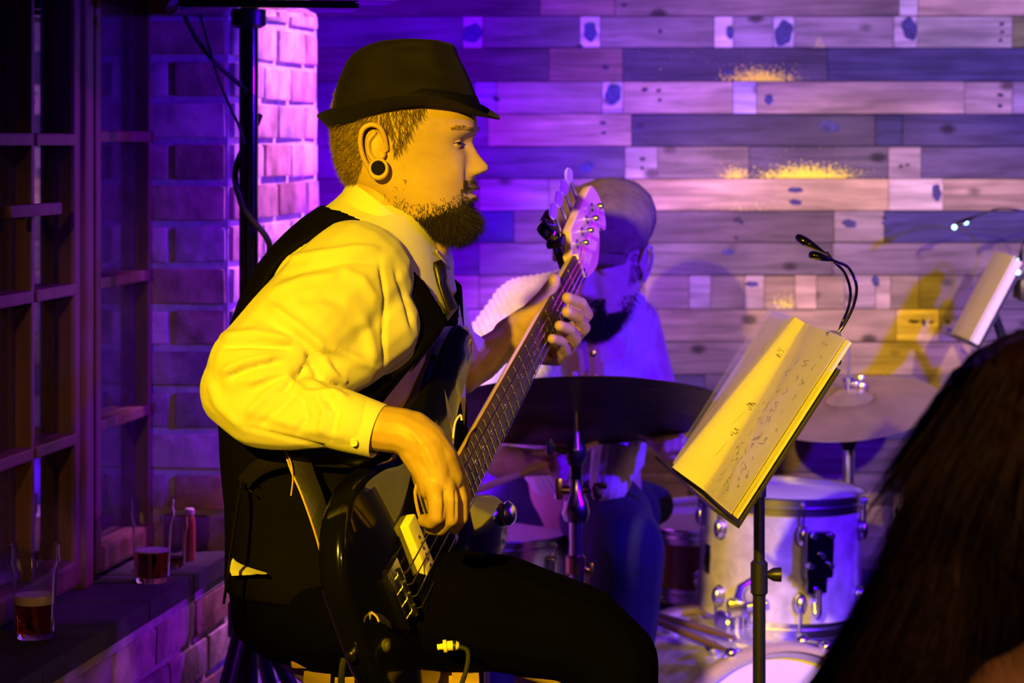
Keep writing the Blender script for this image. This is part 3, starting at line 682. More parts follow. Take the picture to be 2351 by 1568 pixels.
# hair and beard
rs = random.Random(5)
def head_pts(cond, n, tries=400000):
    out = []; NV = len(hv)
    for _ in range(tries):
        i = rs.randrange(NV-400)+190; x, y, z = hv[i]
        p = cond(x/K+895, 345-z/K, y)
        if p > 0 and rs.random() < p:
            th = Vector((x-(-.0), y*1.5, 0)).normalized(); out.append((Vector((x, y, z)), th))
            if len(out) >= n: break
    return out
def nrm_head(p):                                            # outward direction on the head
    return Vector((p.x-hx(920), p.y*1.6, (p.z-hz(330))*.6)).normalized()
def hair_cond(px, py, y):
    if py < 175 or py > 445: return 0
    if abs(y) < .03 and px > 950: return 0
    front = np.interp(py, [175, 240, 285, 325, 345, 350], [1010, 1000, 975, 955, 940, 930])
    if py > 350: front = np.interp(py, [350, 400, 445], [862, 850, 812])
    if 868 < px < 925 and 300 < py < 420 and abs(y) > .05: return 0
    return 1. if px < front else 0
pts = head_pts(hair_cond, 15000)
ro = []; di = []; le = []
for p, _ in pts:
    n_ = nrm_head(p); ro.append(MHn@(p-n_*.001)); px = p.x/K+895; py = 345-p.z/K
    d = Vector((-.55, 0, -.75)) if px < 900 else Vector((.15+rs.uniform(-.3,.3), 0, -.95))
    d = d+n_*(.38 if px > 900 else .28)+Vector((rs.uniform(-.25,.25), rs.uniform(-.2,.2), rs.uniform(-.2,.2)))
    di.append(MHn.to_3x3()@d); le.append(rs.uniform(.010, .020) if px > 860 else rs.uniform(.007, .014))
strands('hair', ro, di, le, .00055, M['hair'], man, .5, seed=2)
def beard_cond(px, py, y):
    if py < 405 and not (px > 1060): return 0
    ay = abs(y)
    # beard density: full round the chin and jaw line, stubble on the cheek, moustache
    d = 0
    jaw = np.interp(px, [880, 930, 970, 1010, 1060, 1100], [440, 478, 495, 490, 470, 462])
    if px > 925 and py > jaw: d = 1
    elif px > 925 and py > jaw-32: d = .22
    elif 905 < px < 960 and 400 < py: d = .05
    if px > 1052 and 408 < py < 427 and ay < .032: d = 1
    if 1045 < px < 1085 and 425 < py < 470 and .022 < ay < .034: d = .9
    if px > 1070 and 427 < py < 447 and ay < .023: d = 0
    if px > 1080 and 447 < py < 456 and ay < .014: d = .6
    return d
pts = head_pts(beard_cond, 15000)
ro = []; di = []; le = []
for p, _ in pts:
    n_ = Vector((p.x-hx(1000), p.y*1.3, (p.z-hz(460))*.9)).normalized(); ro.append(MHn@(p-n_*.001)); px = p.x/K+895; py = 345-p.z/K
    chin = np.clip((px-975)/70, 0, 1)*np.clip((py-455)/30, 0, 1)
    d = n_*(.30+.3*chin)+Vector((.12, 0, -.75))+Vector((rs.uniform(-.4,.4), rs.uniform(-.4,.4), rs.uniform(-.3,.3)))
    L0 = .006+.020*chin
    if py < 430: L0 = .0075; d = Vector((.35, np.sign(p.y)*.5, -.8))+n_*.3
    di.append(MHn.to_3x3()@d); le.append(L0*rs.uniform(.7, 1.25))
strands('beard', ro, di, le, .00048, M['beard'], man, 1.0, seg=4, seed=3)
pts = head_pts(lambda px, py, y: 1 if (abs(py-(299-8*math.sin((px-1040)/60*3)) ) < 4.5 and .014 < abs(y) < .052 and px > 1030) else 0, 500)
strands('eyebrow', [MHn@p for p, _ in pts], [MHn.to_3x3()@(Vector((-.3, np.sign(p.y)*.9, .15))+nrm_head(p)*.25) for p, _ in pts], [.008]*len(pts), .00045, M['hair'], man, .3, seed=4)
# ---- hat
def hatM(): return Matrix.Identity(4)
def hp(px, py, y): return Vector((hx(px), y, hz(py)))
rr = []; NA = 96
def HB(px): return float(np.interp(px, [765,780,800,850,900,950,1000,1050,1100,1110], [310,302,292,271,254,244,240,243,258,262]))
def HT(px): return float(np.interp(px, [780,816,850,886,950,1012,1040], [142,116,101,92,87,86,93]))
crown = [(0,934,170,.088),(.12,931,168,.088),(.35,923,160,.086),(.58,917,148,.081),(.76,915,135,.075),(.88,917,126,.069),(.95,922,113,.060),(1.0,930,93,.046),(1.0,938,55,.024),(1.0,942,20,.008)]
def crownpt(tt, cx, a, wd, th, grow=0.):
    c_, s_ = math.cos(th), math.sin(th)
    px = cx+(a+grow)*math.copysign(abs(c_)**.88, c_); y = (wd+grow*K)*math.copysign(abs(s_)**.88, s_)
    return px, HB(px)*(1-tt)+HT(px)*tt, y, s_
for (tt, cx, a, wd) in crown:
    row = []
    for k in range(NA):
        px, yy, y, s_ = crownpt(tt, cx, a, wd, 2*PI*k/NA)
        if tt > .96: yy += 16*(1-abs(y)/.06)
        dn = math.exp(-((px-965)/60)**2-((yy-138)/34)**2)*.018*abs(s_)
        y = y-math.copysign(dn, s_)
        row.append(hp(px, yy, y))
    rr.append(row)
fine = []
for i in range(len(rr)-1):
    for j in range(4):
        t = j/4; q0 = rr[max(i-1,0)]; q1 = rr[i]; q2 = rr[i+1]; q3 = rr[min(i+2, len(rr)-1)]
        fine.append([.5*((2*b_)+(c_-a_)*t+(2*a_-5*b_+4*c_-d_)*t*t+(3*b_-a_-3*c_+d_)*t**3) for a_, b_, c_, d_ in zip(q0, q1, q2, q3)])
fine.append(rr[-1])
hm = MB(); hm.loft(fine, cap=True); hm.v = [tuple(a) for a in xf(hm.v, MHn)]
hat = hm.obj('hat', M['felt'], man, autosm=None)
bm_ = MB(); rows_ = []
for j in range(9):
    t = j/8.; row = []
    for k in range(NA):
        th = 2*PI*k/NA; c_, s_ = math.cos(th), math.sin(th)
        a0, w0 = 168, .0872
        a1 = 212 if c_ > 0 else 207; w1 = .124
        px = 935+(a0+(a1-a0)*t)*c_; y = (w0+(w1-w0)*t)*s_
        side = s_*s_; bk = max(-c_, 0)**2; frn = max(c_, 0)**2
        base = HB(935+a0*c_)
        lift = -26*side*t**1.2-(42*bk)*t**.9+(6*frn)*t
        row.append(hp(px, base+lift+2, y))
    rows_.append(row)
bot = [[p+Vector((0,0,-.0022)) for p in r] for r in rows_[::-1]]
bm_.loft(rows_+bot, cap=False); bm_.v = [tuple(a) for a in xf(bm_.v, MHn)]
bm_.obj('brim', M['felt'], hat, autosm=None)
bd = MB(); row0 = []
for k in range(NA):
    th = 2*PI*k/NA
    def at(tt, g_):
        cx, a, wd = [float(np.interp(tt, [0,.12,.35], q)) for q in ((935,933,926),(168,166,157),(.087,.0865,.084))]
        px, yy, y, s_ = crownpt(tt, cx, a, wd, th, g_); return hp(px, yy, y)
    row0.append([at(.02, 2.5), at(.12, 2.5), at(.23, 2.2), at(.235, -1)])
bd.loft([[r[i] for r in row0] for i in range(4)], cap=False); bd.v = [tuple(a) for a in xf(bd.v, MHn)]
bd.obj('hat_band', M['ribbon'], hat, autosm=None)
# ---- torso, shirt, waistcoat
tors = [(418,806,950,.052),(440,790,968,.062),(470,758,990,.082),(500,716,1004,.112),(530,684,1014,.143),(560,656,1022,.166),(600,625,1034,.186),(680,582,1052,.202),(760,552,1068,.207),(850,534,1078,.203),(950,530,1078,.198),(1050,534,1072,.193),(1150,544,1072,.192),(1250,546,1078,.195),(1330,545,1078,.197),(1420,556,1066,.195),(1480,600,1030,.17)]
TY = R(-13)
def tring(py, off=0., n=96, extra=0.):
    xb, xf_, wd = interp(tors, py); c0 = P((xb+xf_)/2, py, YM+.02); a = (xf_-xb)/2*K+off; wd = wd+off; row = []
    for k in range(n):
        th = 2*PI*k/n; c_, s_ = math.cos(th), math.sin(th)
        x = a*math.copysign(abs(c_)**.9, c_); y = wd*math.copysign(abs(s_)**.85, s_)
        row.append(Vector((c0.x+x*math.cos(TY)-y*math.sin(TY)*.8, c0.y+x*math.sin(TY)*.55+y, c0.z)))
    return row
tl = MB().loft([tring(py) for py in np.linspace(430, 1440, 60)])
ts = MB(); ts.v = list(tl.v); ts.f = list(tl.f)
ts.chain([P(818,640,3.215), P(780,680,3.19), P(700,755,3.14), P(600,850,3.11), P(555,893,3.11)], [.080, .082, .078, .070, .054])
ts.chain([P(860,745,3.20), P(800,800,3.16), P(720,850,3.12)], [.062, .056, .052])
ts.chain([P(548,903,3.11), P(600,935,3.09), P(680,950,3.07), P(770,962,3.045), P(812,972,3.035)], [.050, .054, .050, .040, .037])
ts.chain([P(900,640,3.50), P(970,690,3.55), P(1035,800,3.60)], [.075, .06, .042])
ts.chain([P(1035,800,3.60), P(1075,815,3.63)], [.042, .036])
sv, sn, sf = remesh(ts, .0045, 4)
sv += sn*(nz(sv, 9., 3.)*.0035+nz(sv, 22., 8.)*.0012)[:,None]
folds = [([(352,0)],0,0)]
for poly, wd, dp in [
  ([(600,690),(660,730),(740,790),(830,830),(880,850)], 11, .007), ([(590,725),(680,775),(760,830),(800,880)], 9, -.006),
  ([(700,800),(735,870),(790,900)], 8, -.009), ([(720,780),(760,850),(800,880)], 9, .007),
  ([(500,795),(560,790),(640,795),(675,800)], 7, -.009), ([(500,775),(580,765),(680,780)], 10, .006),
  ([(520,870),(580,845),(650,830)], 6, -.009), ([(500,860),(560,830),(640,815)], 9, .006), ([(560,880),(620,860),(680,850)], 9, .006),
  ([(560,960),(620,900),(680,860)], 12, .006), ([(590,985),(640,940),(690,890)], 9, -.005),
  ([(640,905),(690,860),(705,835)], 6, -.007), ([(690,900),(705,960),(680,1000)], 7, -.005), ([(720,905),(745,940),(735,1000)], 7, .005),
  ([(750,910),(775,945),(762,1010)], 6, -.005), ([(700,870),(760,905),(800,915)], 7, .006),
  ([(640,600),(720,585),(820,570),(880,575)], 9, .005), ([(630,640),(720,615),(800,600),(880,600)], 8, -.004), ([(620,670),(700,640),(790,630)], 9, .004),
  ([(870,590),(885,680),(880,770),(885,850)], 4.5, -.005), ([(905,610),(935,700),(950,760)], 6, -.005),
  ([(780,620),(830,640),(870,700)], 12, .005), ([(830,720),(850,780),(860,840)], 14, .005), ([(650,860),(700,905),(790,900)], 8, .006),
  ([(480,870),(500,930),(560,985)], 10, .004), ([(560,980),(660,1005),(780,1035)], 5, -.003),
  ([(600,950),(700,985),(800,1000)], 10, .003), ([(680,690),(740,680),(800,700)], 13, -.004)]:
    stroke(sv, sn, poly, wd, dp)
# the instrument's back presses the belly in
bo = P(921, 1350, 3.12)
u_ = Vector((.293, .833, .464)).normalized(); v_ = Vector((.305, .381, -.873)); v_ = (v_-u_*u_.dot(v_)).normalized(); n_ = v_.cross(u_)
if n_.x < 0: n_ = -n_
def press(v, gap=.050, lo=-.20, hi=.50, tw=.22):
    d = v-np.array(bo); s_ = d@np.array(u_); t_ = d@np.array(v_); h_ = d@np.array(n_)+gap
    sm_ = lambda x: np.clip(x/.06, 0, 1)
    w_ = sm_(s_-lo)*sm_(hi-s_)*sm_(tw-np.abs(t_))
    return v-np.array(n_)*(np.maximum(h_, 0)*w_)[:,None]
far_arm = (sv[:,1] > 3.47) & (sv[:,0] > P(985,0,3.5).x)
sp = press(sv, .056); sv = np.where(far_arm[:,None], sv, sp)
near_arm = None
shirt = rawobj('shirt', sv, sf, M['shirt'], man, True)
# cuff
def ringat(c, ax, r1, r2, n=40, up=(0,0,1)):
    ax = Vector(ax).normalized(); u = (Vector(up)-ax*ax.dot(Vector(up))).normalized(); s_ = ax.cross(u)
    return [Vector(c)+u*math.cos(2*PI*k/n)*r1+s_*math.sin(2*PI*k/n)*r2 for k in range(n)]
c0 = P(778,962,3.045); c1 = P(870,990,3.03); ax = c1-c0
cf = MB(); rws = []
for t, r in ((-.12,.033),(-.08,.0385),(0,.0395),(.3,.0385),(.7,.0365),(1.0,.0352),(1.015,.0345),(.99,.0325),(.5,.033)):
    rws.append(ringat(c0+ax*t, ax, r, r*.95))
cf.loft(rws, cap=False); cuff = cf.obj('cuff', M['cuff'], shirt)
for px, py, yd in ((812,1016,2.9995),(692,997,3.036)):
    MB().lathe([(0,.0012),(.0038,.0010),(.0046,.0018),(.0052,.0006),(.0050,-.003)], P(px, py, yd), (.05,-1,-.35), 18).obj('button', M['cream'], shirt)
# collar: a folded band that climbs from the front point to the nape
cl = MB(); up_r = []; lo_r = []; up_i = []; lo_i = []; NC = 80
for k in range(NC):
    th = 2*PI*(k+.5)/NC; c_, s_ = math.cos(th), math.sin(th)
    t = (1-c_)/2                                            # 0 front 1 back
    s2 = abs(s_)
    uy = 588-168*t-26*s2; ux = 897+100*c_
    ly = 622-140*t-8*s2; lx = 884+(104 if c_ > 0 else 112)*c_
    def cp(px, py, wd): q = P(px, py, YM+.0); return q+Vector((-.020*math.sin(TY)*0, wd*s_+.25*(px-890)*K*math.sin(TY)*2.2, 0))
    lo_r.append(cp(lx, ly, .090)); up_r.append(cp(ux, uy, .0715)); up_i.append(cp(ux-2*c_, uy+3, .068)); lo_i.append(cp(ux-2*c_, ly-8, .066))
mid = [(a*.5+b*.5)+Vector((0, math.copysign(.004, a.y-YM), .004)) for a, b in zip(lo_r, up_r)]
cl.loft([lo_r, mid, up_r, up_i, lo_i], cap=False, closed=True)
cl.obj('collar', M['cuff'], shirt)
cl = MB()                                                   # collar points
tip = P(986,624,YM-.085)
for s_, tp in ((1, P(1030,618,YM-.01)),):
    a = P(940,535,YM-.075*1) if s_ < 0 else P(1000,560,YM+.04); b_ = P(1000,578,YM-.055); c2 = P(915,560,YM-.095) if s_ < 0 else P(1020,590,YM+.02)
    off = Vector((.003, -.004, 0))
    v = [a+off, b_+off, tp+off, c2+off]; v2 = [q-Vector((.003,-.004,.001)) for q in v]
    cl.add(v+v2, [(0,1,2,3),(7,6,5,4),(0,4,5,1),(1,5,6,2),(2,6,7,3),(3,7,4,0)])
cl.obj('collar_point', M['cuff'], shirt, False)
# waistcoat: shell over the torso with armholes and a V neck
ys_ = np.concatenate([np.linspace(462, 900, 74), np.linspace(910, 1330, 40)]); NV_ = 160
rings = [tring(py, .0085, NV_) for py in ys_]
arr = np.array([[list(p) for p in r] for r in rings]); vf = arr.reshape(-1, 3)
px_, py_ = proj(vf); thv = np.tile(np.arange(NV_)*2*PI/NV_, len(ys_))
near = vf[:,1] < YM+.02
# armhole outline in the side view of the body (metres from the body's own axis, mirrored for the far side)
AH = [(640,600),(690,560),(760,528),(830,532),(885,562),(925,625),(946,700),(956,770),(950,820),(925,848),(880,860),(820,885),(760,905),(650,880),(580,800),(590,690)]
def inpoly(x, y, poly):
    r = np.zeros(len(x), bool); n = len(poly)
    for i in range(n):
        x1, y1 = poly[i]; x2, y2 = poly[(i+1)%n]
        c = ((y1 > y) != (y2 > y)) & (x < (x2-x1)*(y-y1)/(y2-y1+1e-9)+x1); r ^= c
    return r
sidex = (vf[:,0]/YM*F+CX); sidey = HY+(CZ-vf[:,2])/YM*F
hx2 = np.where(near, px_, sidex)
hole = inpoly(hx2, np.where(near, py_, sidey), AH) & (np.abs(np.sin(thv)) > .25)
frontang = np.minimum(thv, 2*PI-thv)
vneck = (frontang < np.interp(sidey, [462, 560, 640, 820, 840], [1.5, .95, .55, .05, 0]))
neckcut = sidey < np.interp(sidex, [700, 745, 800, 860, 920, 985, 1100], [462, 470, 482, 508, 552, 618, 700])
kill = hole | vneck | neckcut
fs = []
for i in range(len(ys_)-1):
    for k in range(NV_):
        q = (i*NV_+k, (i+1)*NV_+k, (i+1)*NV_+(k+1)%NV_, i*NV_+(k+1)%NV_)
        if sum(kill[j] for j in q) < 2: fs.append(q)
def smooth_border(v, faces, it):
    cnt = {}
    for f in faces:
        for a, b_ in zip(f, f[1:]+f[:1]): k = (min(a,b_), max(a,b_)); cnt[k] = cnt.get(k, 0)+1
    nb = {}
    for (a, b_), c in cnt.items():
        if c == 1: nb.setdefault(a, []).append(b_); nb.setdefault(b_, []).append(a)
    ids = [i for i in nb if len(nb[i]) == 2]
    for _ in range(it):
        new = {i: v[i]*.5+(v[nb[i][0]]+v[nb[i][1]])*.25 for i in ids}
        for i in ids: v[i] = new[i]
vf = vf.copy(); smooth_border(vf, fs, 14)
vf = press(vf)
vest = rawobj('waistcoat', vf, fs, M['vest'], man, True)
md = vest.modifiers.new('s', 'SMOOTH'); md.factor = .5; md.iterations = 2
md = vest.modifiers.new('t', 'SOLIDIFY'); md.thickness = .004; md.offset = 0
# satin back panel sheen strip, side strap and hanging tail
m = MB(); m.tube(catmull([P(556,1110,3.17), P(548,1150,3.15), P(536,1230,3.14), P(524,1310,3.14), P(514,1385,3.14)], 5), [.0085]*16+[.0075]*5, 8, flat=.25, up=(0,1,0)); m.obj('back_strap', M['satin'], vest)
m = MB(); m.tube(catmull([P(850,1050,3.13), P(790,1055,3.13), P(680,1050,3.135), P(600,1070,3.16), P(556,1110,3.19)], 5), .011, 8, flat=.3, up=(0,0,1)); m.obj('waist_strap', M['satin'], vest)
m = MB()
for dy in (-.007, .007): m.tube([P(572,1113,3.16)+Vector((0,0,dy)), P(578,1118,3.155)+Vector((0,0,dy))], .0012, 6)
m.obj('buckle', M['chrome'], vest)
# tie
m = MB(); rw = []
for t, px, py, wd, th in ((0,1000,600,.013,.008),(.1,1006,612,.017,.010),(.22,1012,640,.015,.009),(.26,1015,650,.016,.006),(.5,1040,710,.024,.006),(.75,1060,780,.028,.006),(1,1066,860,.031,.006),(1.2,1060,930,.033,.005)):
    c = P(px, py, YM-.05-.02*t); rw.append(ringat(c, P(1060,780,YM)-P(1010,620,YM) , th, wd, 20, up=(1,-.25,0)))
m.loft(rw); m.v = [tuple(a) for a in press(np.array(m.v), .040)]; m.obj('tie', M['satin'], man)
# shirt tail showing under the waistcoat at the back
m = MB(); rw = []
for i in range(13):
    t = i/12; a = P(534+75*t, 1282+34*t**.6, 3.22-.05*t); b_ = P(532+80*t, 1322-4*t, 3.20-.045*t); rw.append([a, (a+b_)/2+Vector((-.004,-.006,0)), b_, b_+Vector((0,.006,0)), a+Vector((0,.006,0))])
m.loft(rw); m.obj('shirt_tail', M['cuff'], shirt)
# trousers
tr = MB()
tr.loft([tring(py, .004) for py in np.linspace(1295, 1440, 12)])
tr.ell(P(760,1415,YM), (.135, .19, .062))
for dy, e in ((-.115, 0), (.115, 1)):
    tr.chain([P(760,1400,YM+dy), P(950,1395,YM+dy*1.05), P(1150,1408,YM+dy*1.15), P(1320,1455,YM+dy*1.3), P(1410,1522,YM+dy*1.4)], [.088, .086, .078, .068, .060])
    tr.chain([P(1412,1525,YM+dy*1.4), P(1400,1700,YM+dy*1.4), P(1360,2080,YM+dy*1.3), P(1350,2480,YM+dy*1.3)], [.060, .062, .055, .050])
tv, tn, tf = remesh(tr, .006, 4)
tv += tn*(nz(tv, 8., 5.)*.003)[:,None]
for poly, wd, dp in [([(1080,1292),(1200,1330),(1330,1390)],10,.004),([(1000,1360),(1120,1380),(1250,1430)],16,-.004),([(900,1420),(1050,1470),(1200,1500)],14,.004)]: stroke(tv, tn, poly, wd, dp)
rawobj('trousers', tv, tf, M['trouser'], man, True)
for dy in (-.15, .15):
    m = MB(); c = P(1350,2480,YM+dy); c.z = .05
    m.ell(c+Vector((.06,0,-.005)), (.14,.048,.044)); m.box(c+Vector((.05,0,-.042)), (.27,.085,.016), bev=.006); m.obj('shoe', M['leather'], man)
# ================================================================== BASS GUITAR (local frame: x along the strings, y across, z out of the face)
BM = Matrix((u_, v_, n_)).transposed().to_4x4(); BM.translation = bo
NS = .822
bass = empty('bass_guitar', label='black four string bass guitar with a long cream pickup held across the seated man', cat='bass guitar', mat=BM)
OUT = [(-.125,-.03),(-.115,-.095),(-.07,-.148),(0,-.165),(.065,-.150),(.12,-.125),(.18,-.122),(.25,-.145),(.33,-.162),(.395,-.158),(.428,-.135),(.420,-.108),(.37,-.090),(.32,-.075),(.285,-.055),(.265,-.036),(.262,0),(.265,.036),(.29,.058),(.32,.080),(.345,.110),(.340,.142),(.30,.160),(.23,.145),(.15,.118),(.08,.130),(.0,.162),(-.07,.155),(-.112,.105),(-.128,.04)]
oc = catmull([Vector((a, b_, 0)) for a, b_ in OUT+[OUT[0]]], 6)[:-1]
rg = []
cen = Vector((.10, 0, 0))
for z, ins in ((-.0385,.012),(-.041,.020),(-.0385,.006),(-.034,.0015),(-.028,0),(-.012,0),(-.006,.0015),(-.0015,.006),(0,.012)):
    if z == -.041: continue
    rg.append([Vector((p.x, p.y, z))+(cen-p).normalized()*ins for p in oc])
m = MB(); m.loft(rg); m.obj('body', M['blackgloss'], bass, local=True)
def nw(s): return .0205+(.0315-.0205)*(NS-s)/(NS-.24)
m = MB(); rg = []
for i in range(14):
    s = .255+(NS+.002-.255)*i/13; w_ = nw(s); row = []
    for k in range(11): a = PI*k/10; row.append(Vector((s, -math.cos(a)*w_, .006-math.sin(a)*.020)))
    rg.append(row)
m.loft(rg); m.obj('neck', M['maple'], bass, local=True)
m = MB(); m.loft([[Vector((s, -nw(s), .006)), Vector((s, nw(s), .006)), Vector((s, nw(s)-.0008, .0112)), Vector((s, 0, .0124)), Vector((s, -nw(s)+.0008, .0112))] for s in (.225,.40,.6,NS)]); fb = m.obj('fretboard', M['rosewood'], bass, False, local=True)
for k in range(1, 22):
    s = NS*2**(-k/12); w_ = nw(s)
    MB().tube([(s,-w_,.0116),(s,0,.0128),(s,w_,.0116)], .0010, 6).obj('fret', M['chrome'], fb, local=True)
for k in (3,5,7,9,12,15,17,19):
    s = NS*(2**(-k/12)+2**(-(k-1)/12))/2
    MB().lathe([(0,.0),(.0032,.0),(.0032,.0006),(0,.0006)], (s,0,.0122), n=14).obj('fret_marker', M['cream'], fb, local=True)
m = MB().box((NS+.002, 0, .010), (.004, .042, .009), bev=.0008); m.obj('nut', M['cream'], bass, local=True)
HO = [(.862,-.0205),(.880,-.026),(.898,-.046),(.915,-.052),(1.055,-.060),(1.085,-.050),(1.098,-.022),(1.090,.004),(1.070,.014),(1.052,.004),(1.040,.004),(1.018,.018),(.975,.032),(.925,.034),(.890,.026),(.862,.0205)]
hc = catmull([Vector((NS+(a-.864)*.78, b_*(1.3 if b_ > 0 and a > .87 else 1.0)+(.006 if a > .93 and b_ > -.03 else 0), 0)) for a, b_ in HO], 4)
rg = [[Vector((p.x, p.y, z))+(Vector((NS+.08,-.01,0))-p).normalized()*i_ for p in hc] for z, i_ in ((-.012,.002),(-.010,0),(.001,0),(.003,.002))]
m = MB(); m.loft(rg); hs = m.obj('headstock', M['maple'], bass, local=True)
posts = [(NS+(q_-.864)*.78, t_) for q_, t_ in ((.905,-.024),(.948,-.0275),(.991,-.031),(1.034,-.0345))]
M['peg'] = pbr('pearly_peg', (.75,.70,.72), .15, metal=.3, coat=1)
strt = [-.0285,-.0095,.0095,.0285]
for i, (s, t) in enumerate(posts):
    pg = MB(); pg.lathe([(.008,.0),(.008,.003),(.0035,.004),(.0035,.012),(.0048,.013),(.0048,.020),(.0040,.0215),(0,.0215)], (s,t,.003), n=18); pm = pg.obj('tuning_post', M['chrome'], hs, local=True)
    kp = MB(); kp.tube([(s,t,-.016),(s,t-.020,-.016),(s,t-.052,-.016)], [.004,.003,.0026], 10); kp.box((s,t+.004,-.0145), (.018,.026,.006), bev=.002)
    rr_ = []
    for z, k_ in ((-.0022,.86),(0,1),(.0022,.86)):
        rr_.append([Vector((s+math.cos(2*PI*j/24)*.0150*k_*(1+.15*math.cos(4*PI*j/24)), t-.063+math.sin(2*PI*j/24)*.0135*k_, -.016+z)) for j in range(24)])
    kp.obj('tuner_shaft', M['chrome'], hs, local=True)
    kk = MB(); kk.loft(rr_); kk.obj('tuning_peg', M['peg'], hs, local=True)
for i in range(4):
    tb = strt[i]; tn_ = strt[i]*.0145/.0285; ps = posts[3-i] if False else posts[i]
    r = (.0012,.0010,.0008,.00065)[i]
    MB().tube([(-.012,tb,.010),(-.004,tb,.0215),(NS+.002,tn_,.0162),(ps[0],ps[1],.0165)], r, 8).obj('string', M['gold'] if i < 2 else M['chrome'], bass, local=True)
# pickups, bridge, knobs, plate edge, jack
m = MB().box((.066,-.006,.006), (.028,.108,.014), bev=.003); pk = m.obj('pickup', M['cream'], bass, local=True, label='long cream pickup')
for i in range(4):
    for d in (-.005,.005): MB().lathe([(0,.0),(.0024,.0),(.0024,.0012),(0,.0014)], (.066,strt[i]*.95+d,.0128), n=12).obj('pole_piece', M['chromedark'], pk, local=True)
MB().box((.155,0,.005), (.028,.092,.010), bev=.003).obj('pickup', M['blackgloss'], bass, local=True, label='black neck pickup')
m = MB().box((-.012,0,.0015), (.052,.078,.003), bev=.001); m.box((-.036,0,.006), (.004,.078,.012), bev=.001); br_ = m.obj('bridge', M['chromedark'], bass, local=True)
for i in range(4):
    m = MB(); m.tube([(-.010,strt[i]-.0075,.012),(-.010,strt[i]+.0075,.012)], .0045, 12); m.tube([(-.034,strt[i],.008),(-.010,strt[i],.010)], .0014, 6); m.obj('saddle', M['chrome'], br_, local=True)
for s, t in ((.112,.078),(.072,.098),(.028,.113)):
    kb = MB().lathe([(.0100,.0),(.0105,.002),(.0095,.012),(.0085,.0145),(0,.015)], (s,t,.001), n=24).obj('control_knob', M['black'], bass, local=True)
    MB().lathe([(.0108,.0),(.0108,.0022),(.0104,.0024)], (s,t,.0012), n=24).obj('knob_ring', M['chromedark'], kb, local=True)
MB().tube([(.101,.036,.0012),(.06,.078,.0012),(.018,.121,.0012)], .0011, 6).obj('control_plate_edge', M['chromedark'], bass, local=True)
m = MB(); m.tube([(.054,.128,-.014),(.056,.150,-.014)], .0075, 16); jk = m.obj('output_jack', M['chromedark'], bass, local=True)
for s, t, z in ((.425,-.128,-.020),(-.127,.0,-.020)): MB().lathe([(.004,.0),(.0035,.008),(.007,.010),(.007,.013),(0,.014)], (s,t,z), (1 if s > 0 else -1, 0, 0), n=18).obj('strap_button', M['chrome'], bass, local=True)
m = MB(); m.lathe([(.017,.0),(.018,.004),(.013,.010),(.007,.012),(0,.012)], (.335,.125,.0005), n=24); m.obj('chrome_ferrule', M['chrome'], bass, local=True)
# finger rest loop and strap seen under the forearm
ST = [P(652,1030,3.118), P(668,1080,3.105), P(690,1130,3.095), P(712,1190,3.088), P(728,1240,3.085), P(742,1290,3.082), P(768,1345,3.075), P(803,1388,3.06), P(838,1398,3.045), P(862,1413,3.03), P(870,1428,3.025)]
sc_ = catmull(ST, 6)
m = MB(); rg = []
for i, p in enumerate(sc_):
    t = i/(len(sc_)-1); wd = .030*(1-t)+.016*t
    rg.append([p+Vector((0,.002,0)), p+Vector((wd*.5,.004,-.004*t)), p+Vector((wd,.012,-.012*t)), p+Vector((wd,.015,-.012*t)), p+Vector((0,.006,0))])
m.loft(rg); stp = m.obj('strap', M['leather'], bass)
m = MB(); m.tube(sc_, .0014, 6); m.obj('strap_lit_edge', M['tan'], stp, label='lit edge of the black strap, drawn as a tan line')  # light catching the strap's edge, put in as a tan tube
MB().lathe([(.009,.0),(.009,.002),(.0075,.0045),(0,.005)], P(838,1414,3.035), (0,-1,.1), 22).obj('strap_button', M['chrome'], bass)
m = MB(); m.tube(catmull([P(657,1035,3.112),P(668,1065,3.10),P(672,1100,3.098),P(668,1138,3.10)],5), .0010, 6); m.obj('strap_lace', M['tan'], stp)
m = MB(); m.tube(catmull([P(960,1105,3.06),P(953,1130,3.06),P(958,1165,3.065),P(966,1195,3.07)],5), .0022, 6); m.obj('thumb_rest', M['tan'], bass)
m = MB(); m.tube(catmull([P(1040,1005,3.27),P(1045,970,3.29),P(1057,953,3.30),P(1060,965,3.30)],5), .0016, 6); m.obj('pickguard_edge', M['cream'], bass)
# clip-on tuner at the head of the neck
ct = empty('clip_on_tuner', mat=BM@Matrix.Translation((NS+.016,-.012,0)), label='small black clip on tuner clamped behind the bass headstock', cat='tuner')
m = MB(); m.box((0,-.030,-.020),(.030,.012,.028),bev=.004); m.box((0,.038,-.010),(.030,.016,.034),bev=.005); m.box((0,.005,-.024),(.020,.085,.006),bev=.002); m.obj('clamp', M['blackmatte'], ct, local=True)
m = MB(); m.lathe([(.018,0),(.020,.004),(.020,.016),(.016,.020),(0,.020)], (-.012,-.050,-.030), (.2,-.4,.6), 26); m.obj('tuner_case', M['blackgloss'], ct, local=True)
M['darkred'] = pbr('dark_red_plastic', (.14,.012,.015), .3)
m = MB(); m.box((.022,-.062,-.030),(.040,.014,.020),bev=.005); m.obj('red_grip', M['darkred'], ct, local=True, label='dark red grip')
